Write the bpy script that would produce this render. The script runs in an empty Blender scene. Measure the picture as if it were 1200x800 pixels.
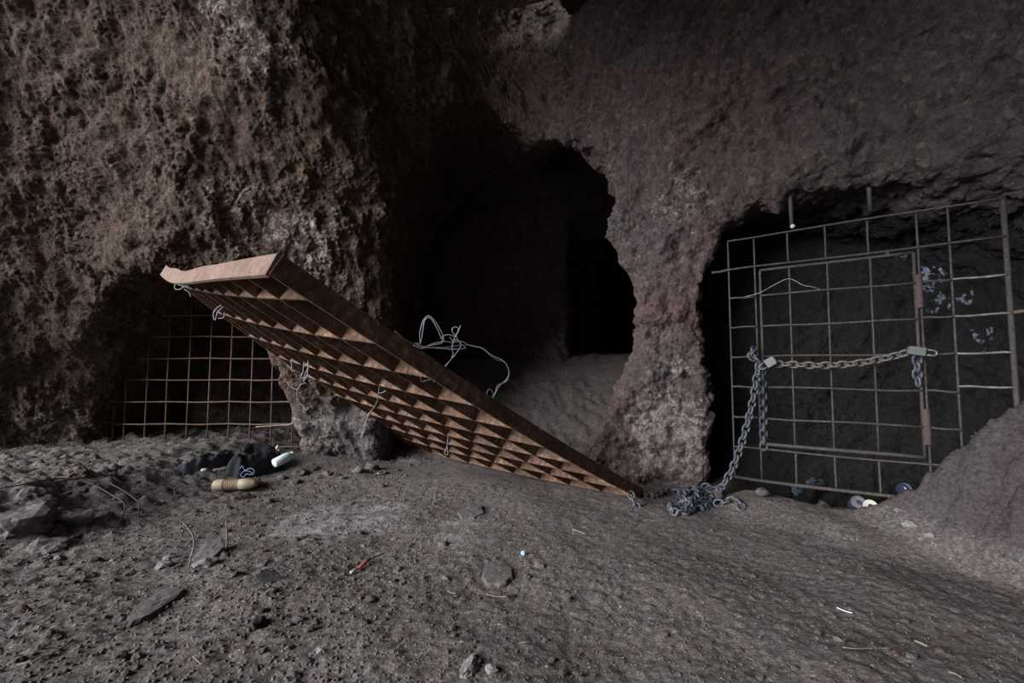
import bpy, math, random
import numpy as np
from mathutils import Vector, Matrix

# ------------------------------------------------------------------ camera, sky, sun, exposure
SC = bpy.context.scene
COL = SC.collection
F_PX, HORIZON, CAM_Z = 533.3, 434.0, 0.63
PITCH = math.atan((HORIZON - 400.0) / F_PX)
cam_data = bpy.data.cameras.new('camera')
cam_data.sensor_width = 36.0
cam_data.lens = 36.0 * F_PX / 1200.0
cam_data.clip_start = 0.02
cam = bpy.data.objects.new('camera', cam_data)
COL.objects.link(cam)
cam.location = (0, 0, CAM_Z)
cam.rotation_euler = (math.pi / 2 + PITCH, 0, 0)
SC.camera = cam

world = bpy.data.worlds.new('overcast_sky')
SC.world = world
world.use_nodes = True
wbg = world.node_tree.nodes['Background']
wbg.inputs[0].default_value = (0.80, 0.90, 1.0, 1)
wbg.inputs[1].default_value = 0.45

sun_data = bpy.data.lights.new('soft_daylight', 'SUN')
sun_data.energy = 8.0
sun_data.angle = math.radians(42)
sun_data.color = (0.97, 0.975, 1.0)
sun = bpy.data.objects.new('soft_daylight', sun_data)
COL.objects.link(sun)
sun.rotation_euler = Vector((0.79, 0.53, -0.32)).to_track_quat('-Z', 'Y').to_euler()

SC.view_settings.view_transform = 'Standard'
SC.view_settings.look = 'None'
SC.view_settings.gamma = 1.0
SC.view_settings.use_curve_mapping = False
SC.view_settings.exposure = 0.0

# ------------------------------------------------------------------ small tools
RNG = np.random.default_rng(7)
random.seed(7)
CP, SP = math.cos(PITCH), math.sin(PITCH)


def at(u, v, d):
    """world point seen at photo pixel (u, v) at distance d along the lens axis"""
    xc, yc = (u - 600.0) / F_PX * d, (400.0 - v) / F_PX * d
    return np.array((xc, d * CP - yc * SP, CAM_Z + d * SP + yc * CP))


def cam2w(p):
    x, y, z = p
    return np.array((x, z * CP + y * SP, CAM_Z + z * SP - y * CP))


_perm = RNG.permutation(256).astype(np.int32)
_perm = np.concatenate([_perm, _perm, _perm])
_g = RNG.normal(size=(256, 3)).astype(np.float32)
_g /= np.linalg.norm(_g, axis=1)[:, None]


def perlin(p):
    p = np.asarray(p, np.float32)
    i = np.floor(p).astype(np.int32)
    f = p - i
    i &= 255
    w = f * f * f * (f * (f * 6 - 15) + 10)
    out = 0
    for dx in (0, 1):
        for dy in (0, 1):
            for dz in (0, 1):
                h = _perm[_perm[_perm[i[:, 0] + dx] + i[:, 1] + dy] + i[:, 2] + dz]
                g = _g[h]
                dot = g[:, 0] * (f[:, 0] - dx) + g[:, 1] * (f[:, 1] - dy) + g[:, 2] * (f[:, 2] - dz)
                out = out + dot * (w[:, 0] if dx else 1 - w[:, 0]) * (w[:, 1] if dy else 1 - w[:, 1]) * (w[:, 2] if dz else 1 - w[:, 2])
    return out


def fbm(p, octaves=4, gain=0.5):
    s, a = 0, 1.0
    for k in range(octaves):
        s = s + a * perlin(p * (2.03 ** k) + 17.3 * k)
        a *= gain
    return s


_wp = RNG.random((256, 3)).astype(np.float32)


def worley(p):
    """distance to the nearest scattered point and a random value of that cell"""
    p = np.asarray(p, np.float32)
    i = np.floor(p).astype(np.int32)
    f = p - i
    best = np.full(len(p), 9.0, np.float32)
    val = np.zeros(len(p), np.float32)
    for dx in (-1, 0, 1):
        for dy in (-1, 0, 1):
            for dz in (-1, 0, 1):
                h = _perm[_perm[_perm[(i[:, 0] + dx) & 255] + ((i[:, 1] + dy) & 255)] + ((i[:, 2] + dz) & 255)]
                q = _wp[h]
                d = (q[:, 0] + dx - f[:, 0]) ** 2 + (q[:, 1] + dy - f[:, 1]) ** 2 + (q[:, 2] + dz - f[:, 2]) ** 2
                m = d < best
                best = np.where(m, d, best)
                val = np.where(m, _wp[(h + 91) & 255, 0], val)
    return np.sqrt(best), val


def sstep(a, b, x):
    t = np.clip((x - a) / (b - a), 0, 1)
    return t * t * (3 - 2 * t)


def smin(a, b, k):
    h = np.clip(0.5 + 0.5 * (b - a) / k, 0, 1)
    return b + (a - b) * h - k * h * (1 - h)


def mesh_obj(name, verts, faces, mat, parent=None, smooth=False):
    me = bpy.data.meshes.new(name)
    verts = np.asarray(verts, np.float32)
    if isinstance(faces, np.ndarray):
        n = len(faces)
        k = faces.shape[1]
        me.vertices.add(len(verts))
        me.vertices.foreach_set('co', verts.ravel())
        me.loops.add(n * k)
        me.loops.foreach_set('vertex_index', faces.astype(np.int32).ravel())
        me.polygons.add(n)
        me.polygons.foreach_set('loop_start', np.arange(0, n * k, k, dtype=np.int32))
        me.polygons.foreach_set('loop_total', np.full(n, k, np.int32))
        me.update(calc_edges=True)
    else:
        me.from_pydata([tuple(map(float, v)) for v in verts], [], faces)
        me.update()
    if smooth:
        me.polygons.foreach_set('use_smooth', np.ones(len(me.polygons), bool))
    me.materials.append(mat)
    o = bpy.data.objects.new(name, me)
    COL.objects.link(o)
    if parent is not None:
        o.parent = parent
    return o


def tag(o, label=None, cat=None, group=None, kind=None):
    for k, v in (('label', label), ('category', cat), ('group', group), ('kind', kind)):
        if v:
            o[k] = v
    return o


def thing(name, label, cat, group=None, loc=(0, 0, 0)):
    o = bpy.data.objects.new(name, None)
    COL.objects.link(o)
    o.location = tuple(map(float, loc))
    o.empty_display_size = 0.05
    return tag(o, label, cat, group)


def tube_data(pts, r, n=8, closed=False):
    """vertices and faces of a tube along points; r is a number or one radius per point"""
    pts = np.asarray(pts, float)
    m = len(pts)
    r = np.full(m, r) if np.isscalar(r) else np.asarray(r, float)
    if closed:
        tan = np.roll(pts, -1, 0) - np.roll(pts, 1, 0)
    else:
        tan = np.gradient(pts, axis=0)
    tan /= np.linalg.norm(tan, axis=1)[:, None] + 1e-12
    ref = np.array((0, 0, 1.0)) if abs(tan[0, 2]) < 0.9 else np.array((1.0, 0, 0))
    nrm = np.cross(tan[0], ref)
    nrm /= np.linalg.norm(nrm)
    vs = []
    ang = np.arange(n) * 2 * math.pi / n
    for k in range(m):
        nrm = nrm - tan[k] * (nrm @ tan[k])
        nrm /= np.linalg.norm(nrm) + 1e-12
        b = np.cross(tan[k], nrm)
        vs.append(pts[k] + r[k] * (np.cos(ang)[:, None] * nrm + np.sin(ang)[:, None] * b))
    vs = np.concatenate(vs)
    fs = []
    for k in range(m if closed else m - 1):
        a, b2 = k * n, ((k + 1) % m) * n
        for q in range(n):
            fs.append((a + q, a + (q + 1) % n, b2 + (q + 1) % n, b2 + q))
    if not closed:
        fs.append(tuple(range(n))[::-1])
        fs.append(tuple((m - 1) * n + q for q in range(n)))
    return vs, fs


def spline(pts, per=6, closed=False):
    """Catmull-Rom curve through points"""
    pts = np.asarray(pts, float)
    if len(pts) < 3:
        return np.array([pts[0] + (pts[-1] - pts[0]) * t for t in np.linspace(0, 1, per + 1)])
    P = np.concatenate([[2 * pts[0] - pts[1]], pts, [2 * pts[-1] - pts[-2]]])
    out = []
    for k in range(1, len(P) - 2):
        p0, p1, p2, p3 = P[k - 1], P[k], P[k + 1], P[k + 2]
        for t in np.arange(per) / per:
            out.append(0.5 * (2 * p1 + (p2 - p0) * t + (2 * p0 - 5 * p1 + 4 * p2 - p3) * t * t + (3 * p1 - p0 - 3 * p2 + p3) * t ** 3))
    out.append(pts[-1])
    return np.array(out)


def tube(name, pts, r, mat, parent=None, n=8):
    v, f = tube_data(pts, r, n)
    return mesh_obj(name, v, f, mat, parent, smooth=True)


def join_data(parts):
    V, Fs, o = [], [], 0
    for v, f in parts:
        V.append(np.asarray(v))
        Fs += [tuple(i + o for i in q) for q in f]
        o += len(v)
    return np.concatenate(V), Fs


def lathe_data(prof, n=20):
    """profile [(axial, radius)...] turned about the x axis"""
    vs, fs = [], []
    for a, r in prof:
        for q in range(n):
            t = 2 * math.pi * q / n
            vs.append((a, r * math.cos(t), r * math.sin(t)))
    for k in range(len(prof) - 1):
        for q in range(n):
            fs.append((k * n + q, k * n + (q + 1) % n, (k + 1) * n + (q + 1) % n, (k + 1) * n + q))
    fs.append(tuple(range(n))[::-1])
    fs.append(tuple((len(prof) - 1) * n + q for q in range(n)))
    return np.array(vs), fs


def box_data(p0, p1, p2, p3, h):
    """box on the four corners p0..p3 and the vector h"""
    a = [np.asarray(p, float) for p in (p0, p1, p2, p3)]
    v = a + [p + h for p in a]
    return np.array(v), [(3, 2, 1, 0), (4, 5, 6, 7), (0, 1, 5, 4), (1, 2, 6, 5), (2, 3, 7, 6), (3, 0, 4, 7)]


# ------------------------------------------------------------------ materials
class NT:
    def __init__(self, name):
        self.m = bpy.data.materials.new(name)
        self.m.use_nodes = True
        self.t = self.m.node_tree
        self.b = self.t.nodes['Principled BSDF']
        self.co = self.t.nodes.new('ShaderNodeTexCoord').outputs['Object']

    def n(self, kind, **ins):
        nd = self.t.nodes.new(kind)
        for k, v in ins.items():
            key = {'Fac': 0}.get(k, k.replace('_', ' '))
            s = nd.inputs[key]
            if hasattr(v, 'is_output') or isinstance(v, bpy.types.NodeSocket):
                self.t.links.new(v, s)
            else:
                s.default_value = v
        return nd

    def noise(self, scale, detail=4, rough=0.6, co=None, dist=0.0):
        return self.n('ShaderNodeTexNoise', Vector=co or self.co, Scale=scale, Detail=detail, Roughness=rough, Distortion=dist).outputs['Fac']

    def voro(self, scale, co=None, feature='F1', out='Distance'):
        nd = self.n('ShaderNodeTexVoronoi', Vector=co or self.co, Scale=scale)
        nd.feature = feature
        return nd.outputs[out]

    def ramp(self, fac, stops):
        nd = self.n('ShaderNodeValToRGB', Fac=fac)
        el = nd.color_ramp.elements
        while len(el) < len(stops):
            el.new(0.5)
        for e, (p, c) in zip(el, stops):
            e.position = p
            e.color = (*c, 1) if len(c) == 3 else c
        return nd.outputs['Color']

    def mix(self, fac, a, b, blend='MIX'):
        nd = self.t.nodes.new('ShaderNodeMix')
        nd.data_type = 'RGBA'
        nd.blend_type = blend
        for s, v in ((nd.inputs[0], fac), (nd.inputs[6], a), (nd.inputs[7], b)):
            if isinstance(v, bpy.types.NodeSocket):
                self.t.links.new(v, s)
            else:
                s.default_value = (*v, 1) if isinstance(v, tuple) and len(v) == 3 else v
        return nd.outputs[2]

    def math(self, op, a, b=0.0, clamp=False):
        nd = self.t.nodes.new('ShaderNodeMath')
        nd.operation = op
        nd.use_clamp = clamp
        for s, v in ((nd.inputs[0], a), (nd.inputs[1], b)):
            if isinstance(v, bpy.types.NodeSocket):
                self.t.links.new(v, s)
            else:
                s.default_value = v
        return nd.outputs[0]

    def mapr(self, v, a, b, c=0.0, d=1.0):
        nd = self.t.nodes.new('ShaderNodeMapRange')
        nd.interpolation_type = 'SMOOTHSTEP'
        self.t.links.new(v, nd.inputs[0])
        for i, x in enumerate((a, b, c, d)):
            nd.inputs[i + 1].default_value = x
        return nd.outputs[0]

    def blob(self, c, r0, r1):
        """1 near point c, 0 beyond r1"""
        nd = self.t.nodes.new('ShaderNodeVectorMath')
        nd.operation = 'DISTANCE'
        self.t.links.new(self.co, nd.inputs[0])
        nd.inputs[1].default_value = tuple(map(float, c))
        return self.mapr(nd.outputs['Value'], r1, r0)

    def bump(self, h, strength, dist, prev=None):
        nd = self.n('ShaderNodeBump', Height=h, Strength=strength, Distance=dist)
        if prev is not None:
            self.t.links.new(prev, nd.inputs['Normal'])
        return nd.outputs['Normal']

    def done(self, col, rough=0.9, normal=None, metal=0.0, spec=0.2):
        for k, v in (('Base Color', col), ('Roughness', rough), ('Metallic', metal), ('Specular IOR Level', spec), ('Normal', normal)):
            if v is None:
                continue
            s = self.b.inputs[k]
            if isinstance(v, bpy.types.NodeSocket):
                self.t.links.new(v, s)
            else:
                s.default_value = (*v, 1) if isinstance(v, tuple) and len(v) == 3 else v
        return self.m


def mat_rock():
    m = NT('volcanic_rock')
    sep = m.n('ShaderNodeSeparateXYZ', Vector=m.co)
    x = sep.outputs[0]
    wob = m.math('MULTIPLY', m.math('SUBTRACT', m.noise(1.3, 3), 0.5), 1.6)
    side = m.mapr(m.math('ADD', x, wob), -0.35, 0.55)
    fine = m.noise(46, 8, 0.78)
    mid = m.noise(7, 5, 0.65)
    brown = m.ramp(fine, [(0.27, (0.024, 0.015, 0.011)), (0.44, (0.076, 0.051, 0.039)), (0.58, (0.150, 0.108, 0.086)), (0.76, (0.33, 0.27, 0.235))])
    ochre = m.ramp(mid, [(0.52, (0, 0, 0)), (0.70, (0.8, 0.8, 0.8))])
    brown = m.mix(m.math('MULTIPLY', ochre, 0.3), brown, (0.20, 0.130, 0.085))
    purple = m.ramp(fine, [(0.25, (0.062, 0.044, 0.044)), (0.48, (0.138, 0.095, 0.094)), (0.62, (0.188, 0.135, 0.132)), (0.8, (0.27, 0.22, 0.22))])
    red = m.ramp(m.noise(2.2, 4), [(0.50, (0, 0, 0)), (0.66, (1, 1, 1))])
    purple = m.mix(m.math('MULTIPLY', red, 0.25), purple, (0.175, 0.082, 0.070))
    grey = m.ramp(m.noise(1.7, 5, 0.6, dist=0.4), [(0.46, (0, 0, 0)), (0.64, (1, 1, 1))])
    purple = m.mix(m.math('MULTIPLY', grey, 0.55), purple, m.ramp(fine, [(0.3, (0.06, 0.055, 0.056)), (0.7, (0.19, 0.175, 0.175))]))
    stub = m.blob(at(395, 510, 3.1), 0.22, 0.42)
    side = m.math('MAXIMUM', side, stub)
    purple = m.mix(m.math('MULTIPLY', m.mapr(m.math('ADD', x, wob), 0.95, 1.7), 0.75), purple, m.ramp(fine, [(0.3, (0.060, 0.052, 0.050)), (0.7, (0.165, 0.148, 0.142))]))
    col = m.mix(side, brown, purple)
    col = m.mix(m.math('MULTIPLY', stub, 0.7), col, m.ramp(fine, [(0.3, (0.095, 0.085, 0.085)), (0.7, (0.25, 0.23, 0.23))]))
    cell = m.n('ShaderNodeTexVoronoi', Vector=m.n('ShaderNodeVectorMath', Vector=m.co).outputs[0], Scale=34.0)
    cs = m.n('ShaderNodeSeparateXYZ', Vector=cell.outputs['Color']).outputs[0]
    col = m.mix(0.55, col, m.ramp(cs, [(0.0, (0.55, 0.54, 0.53)), (0.6, (1.0, 1.0, 1.0)), (0.9, (1.25, 1.25, 1.25)), (1.0, (1.9, 1.85, 1.8))]), 'MULTIPLY')
    # neutral grey rock inside the gated niche, its shade darkened into the colour
    niche_shade = m.t.nodes.new('ShaderNodeVectorMath')
    niche_shade.operation = 'DOT_PRODUCT'
    m.t.links.new(m.co, niche_shade.inputs[0])
    niche_shade.inputs[1].default_value = (0.602, 0.799, 0.0)
    sm = m.math('MULTIPLY', m.mapr(niche_shade.outputs['Value'], NICHE_SHADE0, NICHE_SHADE0 + 0.16), m.mapr(x, 1.10, 1.20))
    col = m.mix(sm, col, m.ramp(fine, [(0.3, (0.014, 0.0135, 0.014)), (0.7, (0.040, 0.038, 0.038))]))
    # pale mineral crusts
    zones = None
    for (u, v, d, r, k) in ((800, 235, 2.45, 0.22, 0.85), (775, 430, 2.5, 0.20, 0.55), (785, 515, 2.5, 0.36, 1.1), (720, 545, 2.55, 0.2, 0.6), (300, 45, 2.38, 0.30, 0.85), (255, 8, 2.38, 0.12, 1.0), (738, 300, 2.45, 0.12, 0.8), (752, 362, 2.45, 0.08, 1.2), (792, 430, 2.42, 0.10, 1.0),
                            (285, 265, 2.6, 0.34, 0.85), (355, 285, 2.65, 0.30, 0.9), (45, 520, 2.8, 0.40, 0.8), (20, 300, 2.5, 0.5, 0.35),
                            (690, 110, 2.7, 0.4, 0.30), (770, 60, 2.3, 0.3, 0.35), (915, 155, 1.95, 0.10, 0.7), (380, 500, 3.1, 0.35, 0.7), (180, 230, 2.5, 0.4, 0.4)):
        z = m.math('MULTIPLY', m.blob(at(u, v, d), r * 0.35, r * 1.35), k)
        zones = z if zones is None else m.math('MAXIMUM', zones, z)
    crust = m.noise(26, 7, 0.72, dist=0.6)
    thr = m.math('SUBTRACT', 0.70, m.math('MULTIPLY', zones, 0.245))
    cm = m.math('MULTIPLY', m.math('SUBTRACT', crust, thr), 9.0, clamp=True)
    col = m.mix(m.math('MULTIPLY', cm, 0.85), col, m.ramp(fine, [(0.3, (0.26, 0.215, 0.19)), (0.7, (0.60, 0.53, 0.49))]))
    # old whitewash flakes inside the niche behind the right gate
    pz = None
    for (u, v, d, r) in ((1092, 322, 2.28, 0.12), (1103, 358, 2.26, 0.11), (1127, 350, 2.2, 0.08), (1150, 400, 2.15, 0.11), (1050, 300, 2.38, 0.07), (1085, 262, 2.3, 0.08)):
        z = m.blob(at(u, v, d), r * 0.3, r * 1.5)
        pz = z if pz is None else m.math('MAXIMUM', pz, z)
    pm = m.math('MULTIPLY', m.math('SUBTRACT', m.noise(24, 5, 0.6), m.math('SUBTRACT', 0.95, m.math('MULTIPLY', pz, 0.43))), 14.0, clamp=True)
    col = m.mix(m.math('MULTIPLY', pm, 0.8), col, (0.36, 0.42, 0.51))
    nrm = m.bump(m.noise(70, 6, 0.75), 0.9, 0.022)
    nrm = m.bump(m.voro(110), 0.6, 0.008, nrm)
    return m.done(col, 0.93, nrm, spec=0.12)


def mat_ground():
    m = NT('trodden_dirt')
    fine = m.noise(70, 6, 0.75)
    mid = m.noise(5, 5, 0.6)
    col = m.ramp(fine, [(0.30, (0.050, 0.042, 0.040)), (0.5, (0.150, 0.129, 0.125)), (0.70, (0.290, 0.261, 0.255))])
    warm = m.ramp(mid, [(0.42, (0, 0, 0)), (0.65, (1, 1, 1))])
    col = m.mix(m.math('MULTIPLY', warm, 0.35), col, m.ramp(fine, [(0.3, (0.075, 0.055, 0.046)), (0.7, (0.185, 0.146, 0.130))]))
    # dusty compacted patches
    dz = None
    for (u, v, w, k) in ((400, 598, 0.50, 1.15), (540, 612, 0.28, 0.9), (930, 580, 0.3, 0.6), (980, 625, 0.25, 0.7), (1075, 612, 0.12, 0.9), (580, 675, 0.1, 0.6)):
        d = 0.60 * F_PX / (v - HORIZON)
        z = m.math('MULTIPLY', m.blob(at(u, v, d), w * 0.3, w), k)
        dz = z if dz is None else m.math('MAXIMUM', dz, z)
    dust = m.math('MULTIPLY', m.math('SUBTRACT', m.noise(8, 5, 0.65), m.math('SUBTRACT', 0.70, m.math('MULTIPLY', dz, 0.32))), 5.0, clamp=True)
    col = m.mix(m.math('MULTIPLY', dust, 0.7), col, m.ramp(fine, [(0.3, (0.25, 0.235, 0.23)), (0.7, (0.40, 0.385, 0.38))]))
    # bare reddish rock of the mound by the gate
    mx = m.n('ShaderNodeSeparateXYZ', Vector=m.co)
    rk = m.math('MULTIPLY', m.mapr(m.math('ADD', mx.outputs[0], m.math('MULTIPLY', m.math('SUBTRACT', m.noise(4, 4), 0.5), 0.35)), 1.38, 1.56), m.mapr(mx.outputs[2], 0.03, 0.12))
    tone = m.mix(m.mapr(m.noise(4.5, 4), 0.42, 0.6), m.ramp(fine, [(0.28, (0.028, 0.025, 0.027)), (0.72, (0.120, 0.110, 0.116))]), m.ramp(fine, [(0.28, (0.032, 0.023, 0.024)), (0.72, (0.112, 0.088, 0.089))]))
    col = m.mix(m.math('MULTIPLY', rk, 0.9), col, tone)
    chip = m.n('ShaderNodeTexVoronoi', Vector=m.co, Scale=95.0)
    cs = m.n('ShaderNodeSeparateXYZ', Vector=chip.outputs['Color'])
    speck = m.math('MULTIPLY', m.math('GREATER_THAN', cs.outputs[0], 0.93), m.math('LESS_THAN', chip.outputs['Distance'], 0.28))
    col = m.mix(m.math('MULTIPLY', m.math('MULTIPLY', speck, m.math('SUBTRACT', 1.0, rk)), 0.75), col, (0.50, 0.47, 0.45))
    nrm = m.bump(m.noise(120, 5, 0.75), 0.7, 0.012)
    nrm = m.bump(m.voro(150), 0.4, 0.005, nrm)
    return m.done(col, 0.95, nrm, spec=0.1)


def mat_stone(name, c0, c1, scale=45.0, crust=0.0):
    m = NT(name)
    fine = m.noise(scale, 6, 0.72)
    col = m.ramp(fine, [(0.28, c0), (0.7, c1)])
    return m.done(col, 0.94, m.bump(m.noise(scale * 2.2, 5, 0.75), 0.6, 0.012), spec=0.12)


def mat_rust(name, dark, light, hi, rough=0.8, scale=40.0):
    m = NT(name)
    a = m.noise(scale, 6, 0.7)
    b = m.noise(5, 4, 0.6)
    col = m.ramp(a, [(0.30, dark), (0.52, light), (0.72, hi)])
    col = m.mix(m.math('MULTIPLY', m.mapr(b, 0.45, 0.65), 0.5), col, dark)
    return m.done(col, rough, m.bump(a, 0.35, 0.004), metal=0.15, spec=0.3)


def mat_plain(name, c, rough=0.6, metal=0.0, var=0.25, scale=30.0, spec=0.4):
    m = NT(name)
    a = m.noise(scale, 5, 0.65)
    col = m.ramp(a, [(0.3, tuple(x * (1 - var) for x in c)), (0.7, tuple(min(1, x * (1 + var)) for x in c))])
    return m.done(col, rough, m.bump(a, 0.2, 0.003), metal=metal, spec=spec)


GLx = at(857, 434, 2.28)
NICHE_SHADE0 = 0.602 * GLx[0] + 0.799 * GLx[1] + 0.10
M = {}
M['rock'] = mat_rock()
M['ground'] = mat_ground()
M['stone_grey'] = mat_stone('grey_stone', (0.075, 0.066, 0.064), (0.205, 0.187, 0.183))
M['stone_pale'] = mat_stone('pale_stone', (0.16, 0.145, 0.14), (0.33, 0.305, 0.295))
M['stone_brown'] = mat_stone('brown_stone', (0.075, 0.060, 0.053), (0.19, 0.155, 0.14))
M['stone_dark'] = mat_stone('dark_stone', (0.022, 0.021, 0.022), (0.062, 0.058, 0.056))
M['stone_red'] = mat_stone('reddish_stone', (0.085, 0.055, 0.052), (0.18, 0.125, 0.12))
M['rust'] = mat_rust('rusted_steel', (0.056, 0.029, 0.019), (0.150, 0.086, 0.056), (0.37, 0.250, 0.180))
M['rust_pale'] = mat_rust('weathered_rust', (0.135, 0.083, 0.062), (0.215, 0.145, 0.115), (0.32, 0.24, 0.205), scale=60)
M['rebar_rust'] = mat_rust('rusty_rebar', (0.090, 0.054, 0.036), (0.18, 0.115, 0.080), (0.27, 0.19, 0.14), scale=90)
M['rebar_grey'] = mat_rust('dull_rebar', (0.042, 0.036, 0.033), (0.085, 0.074, 0.068), (0.16, 0.142, 0.13), scale=90)
M['hinge_rust'] = mat_rust('hinge_tube_rust', (0.065, 0.045, 0.044), (0.11, 0.075, 0.072), (0.16, 0.115, 0.11), scale=80)
M['wire'] = mat_plain('galvanised_wire', (0.30, 0.32, 0.36), 0.55, 0.5, spec=0.5)
M['wire_dark'] = mat_plain('dark_wire', (0.060, 0.055, 0.055), 0.6, 0.3)
M['twine'] = mat_plain('grey_twig', (0.22, 0.20, 0.19), 0.9)
M['chain'] = mat_plain('galvanised_chain', (0.125, 0.135, 0.158), 0.6, 0.4, scale=60)
M['chain_tan'] = mat_plain('tarnished_chain', (0.165, 0.148, 0.134), 0.65, 0.3, scale=60)
M['chain_dark'] = mat_plain('dark_chain', (0.085, 0.080, 0.082), 0.6, 0.4, scale=60)
M['lock_brass'] = mat_plain('dull_lock_body', (0.13, 0.137, 0.138), 0.55, 0.4)
M['steel'] = mat_plain('lock_steel', (0.16, 0.17, 0.18), 0.45, 0.6)
M['cloth_black'] = mat_plain('black_cloth', (0.010, 0.010, 0.014), 0.85, var=0.4)
M['cloth_slate'] = mat_plain('slate_cloth', (0.045, 0.045, 0.058), 0.9, var=0.4)
M['white_plastic'] = mat_plain('white_plastic', (0.62, 0.72, 0.78), 0.45, var=0.08)
M['tan_plastic'] = mat_plain('tan_plastic', (0.34, 0.28, 0.19), 0.55, var=0.18)
M['orange_band'] = mat_plain('orange_print', (0.30, 0.21, 0.145), 0.6, var=0.2)
M['cord'] = mat_plain('pale_blue_cord', (0.24, 0.29, 0.42), 0.8)
M['paper'] = mat_plain('white_paper', (0.66, 0.66, 0.65), 0.85, var=0.1)
M['red_plastic'] = mat_plain('red_plastic', (0.55, 0.10, 0.075), 0.5)
M['light_blue'] = mat_plain('light_blue_plastic', (0.34, 0.62, 0.80), 0.5)
M['blue_rag'] = mat_plain('blue_rag', (0.042, 0.055, 0.075), 0.85)
M['straw'] = mat_plain('dry_straw', (0.24, 0.21, 0.165), 0.9)
M['can'] = mat_plain('dented_can', (0.30, 0.31, 0.34), 0.35, 0.85)
M['can_lid'] = mat_plain('can_lid', (0.74, 0.71, 0.62), 0.4, 0.3, var=0.1)
M['hole_dark'] = mat_plain('dark_print', (0.03, 0.03, 0.035), 0.5)
M['bottle_dark'] = mat_plain('dark_glass', (0.035, 0.045, 0.085), 0.15, spec=0.7)
M['label_pale'] = mat_plain('pale_label', (0.17, 0.20, 0.26), 0.5)
M['rebar_white'] = mat_rust('whitewash_stained_rebar', (0.10, 0.095, 0.09), (0.20, 0.20, 0.20), (0.48, 0.48, 0.50), scale=30)
M['rod_grey'] = mat_plain('grey_rod', (0.07, 0.068, 0.078), 0.7, 0.3)

# ------------------------------------------------------------------ rock face with its three hollows
WALL = np.array([at(*p) for p in (
    (-250, -150, 2.1), (-250, 200, 2.25), (-250, 600, 2.5), (0, -200, 2.15), (0, 0, 2.32), (0, 150, 2.42), (0, 300, 2.56), (0, 450, 2.75), (0, 600, 2.75),
    (100, 0, 2.38), (100, 150, 2.48), (95, 300, 2.65), (80, 450, 2.9), (60, 540, 2.95), (200, -150, 2.2), (200, 0, 2.40), (200, 150, 2.46), (190, 275, 2.42),
    (300, 50, 2.36), (300, 150, 2.46), (300, 250, 2.6), (400, -150, 2.3), (400, 0, 2.52), (400, 150, 2.55), (400, 280, 2.70), (400, 420, 2.80), (390, 530, 3.1),
    (500, 0, 2.68), (500, 80, 2.82), (470, 150, 2.86), (600, -150, 2.4), (600, 0, 2.85), (600, 100, 3.0), (690, 0, 2.65), (690, 150, 2.75),
    (760, -150, 2.15), (760, 0, 2.25), (760, 100, 2.4), (760, 200, 2.5), (780, 280, 2.45), (790, 350, 2.45), (780, 450, 2.5), (760, 560, 2.54), (700, 540, 2.62),
    (835, 560, 2.42), (835, 400, 2.36), (850, 250, 2.3), (850, 100, 2.16), (850, 0, 2.08), (950, -150, 1.75), (950, 0, 1.92), (950, 100, 2.0), (950, 190, 2.02),
    (1050, 0, 1.76), (1050, 100, 1.82), (1050, 190, 1.85), (1150, 0, 1.6), (1150, 100, 1.64), (1150, 200, 1.66), (1260, 100, 1.5), (1300, 250, 1.4),
    (1100, 450, 1.85), (1190, 400, 1.66), (1100, 640, 1.9), (1300, 640, 1.5), (1300, -150, 1.4), (1500, 300, 1.2))])


def rbf_fit(P, val, reg):
    d = np.linalg.norm(P[:, None] - P[None], axis=2)
    n = len(P)
    K = np.where(d > 0, d * d * np.log(d + 1e-9), 0) + reg * np.eye(n)
    A = np.zeros((n + 3, n + 3))
    A[:n, :n] = K
    A[:n, n:] = np.c_[np.ones(n), P]
    A[n:, :n] = A[:n, n:].T
    return np.linalg.solve(A, np.r_[val, 0, 0, 0])


WALL_W = rbf_fit(WALL[:, [0, 2]], WALL[:, 1], 0.004)


def wall_y(x, z):
    q = np.stack([x.ravel(), z.ravel()], 1)
    out = np.empty(len(q))
    P = WALL[:, [0, 2]]
    for a in range(0, len(q), 20000):
        d = np.linalg.norm(q[a:a + 20000, None] - P[None], axis=2)
        out[a:a + 20000] = (d * d * np.log(d + 1e-9)) @ WALL_W[:-3] + WALL_W[-3] + q[a:a + 20000] @ WALL_W[-2:]
    return out.reshape(x.shape)


def poly_dist(poly, x, z):
    """signed distance to a polygon in the xz plane, negative inside"""
    best = np.full(x.shape, 1e9)
    inside = np.zeros(x.shape, bool)
    n = len(poly)
    for k in range(n):
        ax, az = poly[k]
        bx, bz = poly[(k + 1) % n]
        ex, ez = bx - ax, bz - az
        t = np.clip(((x - ax) * ex + (z - az) * ez) / (ex * ex + ez * ez), 0, 1)
        best = np.minimum(best, (x - ax - t * ex) ** 2 + (z - az - t * ez) ** 2)
        c = ((az > z) != (bz > z)) & (x < (bx - ax) * (z - az) / (bz - az + 1e-12) + ax)
        inside ^= c
    return np.where(inside, -1, 1) * np.sqrt(best)


def outline(pts):
    return [tuple(at(u, v, d)[[0, 2]]) for u, v, d in pts]


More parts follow.
